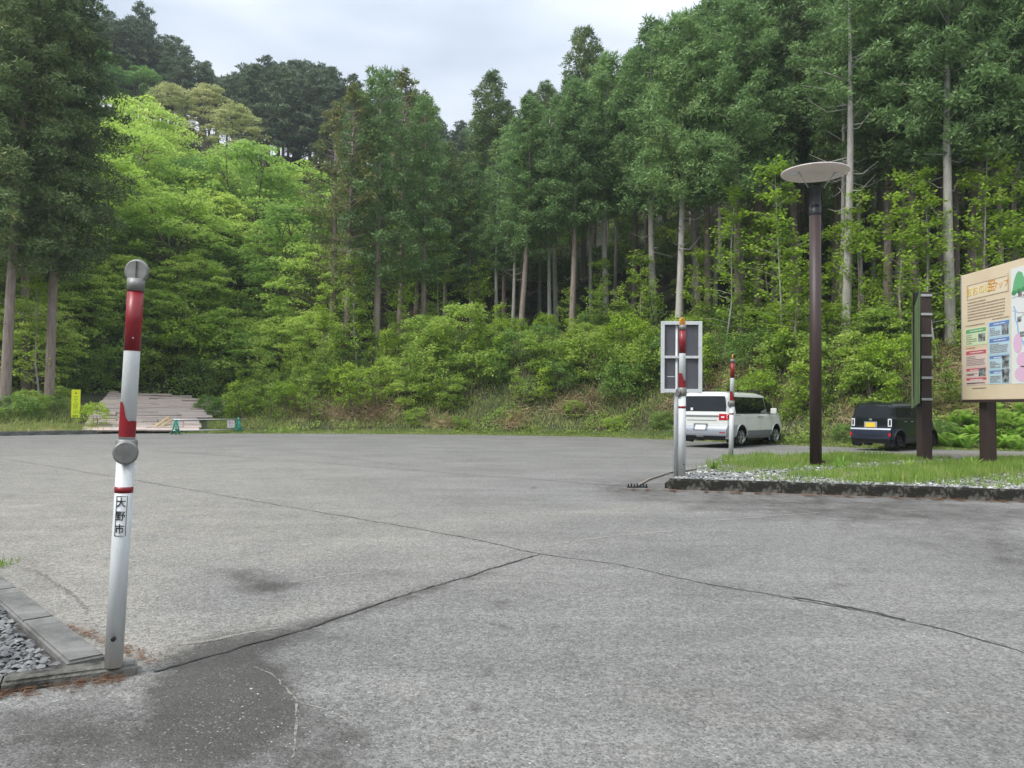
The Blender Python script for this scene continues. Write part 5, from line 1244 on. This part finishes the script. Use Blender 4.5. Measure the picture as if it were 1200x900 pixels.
# bank grass, dry stalks and twigs
g = np.random.default_rng(77)
def bank_points(n, a0, a1, d0, d1, p=1.0):
    a = g.uniform(a0, a1, n); d = d0+(d1-d0)*g.random(n)**p; r = np.interp(a, ba, br)+d
    x = r*np.sin(np.radians(a)); y = r*np.cos(np.radians(a)); return x, y, d, a
x, y, d, a = bank_points(90000, -21.5, 36, .0, 9.5, 1.25)
k = (vnoise(x*1.1, y*1.1, 3)+g.normal(0, .35, len(x)) > -.45); x, y, d = x[k], y[k], d[k]
sc_h = np.where(d < 1.3, .13, .30)
P = np.stack([x, y, T(x, y)], -1)
blades('bank_grass', P, sc_h, .03, M['bankg'], 'rough grass covering the bank along the car park edge', 'grass', 21, .55)
x, y, d, a = bank_points(16000, -24, 36, -.02, 1.2)
blades('verge_grass', np.stack([x, y, T(x, y)], -1), .12, .025, M['grass'], 'short green grass at the foot of the bank', 'grass', 22, .4)
x, y, d, a = bank_points(9000, -38, -23.5, .3, 2.2)
blades('verge_grass', np.stack([x, y, T(x, y)], -1), .28, .03, M['bankg'], 'rough grass behind the far left kerb', 'grass', 23, .5)
x, y, d, a = bank_points(9000, -38, -29.5, 2.2, 16)
blades('verge_grass', np.stack([x, y, T(x, y)], -1), .35, .04, M['bankg'], 'rough grass left of the plank slope', 'grass', 24, .5)
x, y, d, a = bank_points(70000, -21, 36, .5, 11, 1.1)
cl = vnoise(x*1.6, y*1.6, 9)+.6*vnoise(x*4, y*4, 2); k = (cl+g.normal(0, .25, len(x)) > .15)&~((a < -7)&(a > -14)&(d < 4)&(cl < .9)); x, y, d, cl = x[k], y[k], d[k], cl[k]; n_ = len(x)
P = np.stack([x, y, T(x, y)+g.random(n_)*np.clip(cl, .1, 1.3)*.55], -1); nr_ = unit(np.stack([g.normal(0, .7, n_), g.normal(-.3, .6, n_), np.ones(n_)], -1)); az = g.uniform(0, 6.283, n_)
U = unit(np.cross(nr_, np.stack([np.cos(az), np.sin(az), 0*az], -1))); V, Q = leaves(P, U, np.cross(nr_, U), g.uniform(.06, .17, n_), g.uniform(.04, .10, n_))
tag(link('weeds', mesh_np('weeds', V, Q, M['bush'])), 'leafy green weeds covering patches of the bank', 'weeds', None, 'stuff')
x, y, d, a = bank_points(26000, -38, -17.5, 14, 34, 1.0)
cl = vnoise(x*1.1, y*1.1, 9)+.6*vnoise(x*3, y*3, 2); n_ = len(x)
P = np.stack([x, y, T(x, y)+g.random(n_)*np.clip(cl+.5, .1, 1.3)*.7], -1); nr_ = unit(np.stack([g.normal(0, .7, n_), g.normal(-.4, .6, n_), np.ones(n_)], -1)); az = g.uniform(0, 6.283, n_)
U = unit(np.cross(nr_, np.stack([np.cos(az), np.sin(az), 0*az], -1))); V, Q = leaves(P, U, np.cross(nr_, U), g.uniform(.12, .3, n_), g.uniform(.08, .18, n_))
tag(link('weeds', mesh_np('weeds', V, Q, M['green'])), 'green undergrowth at the foot of the left hillside', 'weeds', None, 'stuff')
# dry patches: fallen straw coloured stalks hanging down the bank
def dry(spots, mt, name, label, ln, wd, per, seed):
    g = np.random.default_rng(seed); Ps, Us = [], []
    for px, py, sx, sy in spots:
        c = hit(px, py); rr_ = sx/F*c.length
        n = int(per*sx/20); xx = g.normal(c.x, rr_*.6, n); yy = c.y+g.normal(0, 1, n)*sy/F*c.length*.8
        Ps.append(np.stack([xx, yy, T(xx, yy)+g.uniform(0, .22, n)], -1))
        sw = g.normal(0, .55, n)
        Us.append(np.stack([sw+.0*xx, -.55+g.normal(0, .4, n), g.normal(-.05, .45, n)], -1))
    P, U = np.vstack(Ps), unit(np.vstack(Us)); n = len(P); S = unit(np.cross(U, g.normal(0, 1, (n, 3))))
    V, Q = leaves(P, U, S, ln*g.uniform(.5, 1.3, n), wd*g.uniform(.6, 1.5, n))
    tag(link(name, mesh_np(name, V, Q, mt)), label, 'dry grass', None, 'stuff')
dry([(425, 480, 30, 14), (455, 485, 18, 12), (395, 488, 20, 8), (612, 490, 14, 10), (600, 498, 12, 6), (685, 478, 22, 10), (660, 480, 12, 8), (850, 440, 22, 14), (885, 425, 16, 14), (830, 470, 16, 10), (1000, 505, 12, 14), (990, 495, 10, 18),
     (1105, 420, 16, 18), (1120, 455, 22, 16), (1100, 480, 16, 14), (1140, 478, 20, 10), (340, 470, 22, 8), (520, 500, 16, 4), (930, 470, 14, 12), (780, 480, 14, 10), (1065, 450, 14, 14), (1195, 475, 14, 8)], M['dry'], 'dry_grass', 'straw coloured dead grass hanging down the bank', .75, .024, 300, 31)
dry([(440, 492, 26, 7), (405, 470, 20, 12), (360, 485, 24, 8), (860, 470, 14, 12), (1110, 440, 14, 12)], M['twig'], 'dead_twigs', 'brown dead twigs and brush lying on the bank', .9, .018, 240, 32)
# broad leaved weeds on the island
wb = MB(); 
def weed(px, py, n, L_, label, mt='fern'):
    p = gnd(px, py, KH-.04); rr = random.Random(int(px)); Cn, U, S, Ln, Wd = [], [], [], [], []
    for i in range(n):
        a = rr.uniform(0, 6.28); e = rr.uniform(.3, 1.3); z = rr.uniform(0, .02); d = Vector((math.cos(a)*math.cos(e), math.sin(a)*math.cos(e), math.sin(e)))
        Cn.append((0, 0, z)); U.append(tuple(d)); S.append((-math.sin(a), math.cos(a), 0)); Ln.append(L_*rr.uniform(.6, 1.1)); Wd.append(L_*.2)
    V, Q = leaves(np.array(Cn), np.array(U), np.array(S), np.array(Ln), np.array(Wd)); o = link('weed', mesh_np('weed', V, Q, M[mt])); o.location = p; tag(o, label, 'weed')
weed(1062, 549, 9, .30, 'broad leaved weed at the foot of the green sign post'); weed(1138, 548, 12, .34, 'tall leafy weed left of the map board post'); weed(838, 551, 60, .22, 'lone grass tuft near the tip of the island', 'grass'); weed(985, 549, 30, .3, 'leafy tuft right of the lamp post base')
x = pC.x

# ------------------------------------------------------------------ damp air
hz = MB(); hz.box((0, 0, 49), (620, 620, 100)); ho = hz.build('haze', M['crack']); hm = bpy.data.materials.new('damp_air'); hm.use_nodes = True
hm.node_tree.nodes.clear(); ho_ = hm.node_tree.nodes.new('ShaderNodeOutputMaterial'); pv = hm.node_tree.nodes.new('ShaderNodeVolumePrincipled')
pv.inputs['Color'].default_value = (.86, .93, 1, 1); pv.inputs['Density'].default_value = .0006; pv.inputs['Anisotropy'].default_value = .2
hm.node_tree.links.new(pv.outputs[0], ho_.inputs['Volume']); ho.data.materials[0] = hm; ho['kind'] = 'stuff'; ho['label'] = 'thin damp air between the trees'
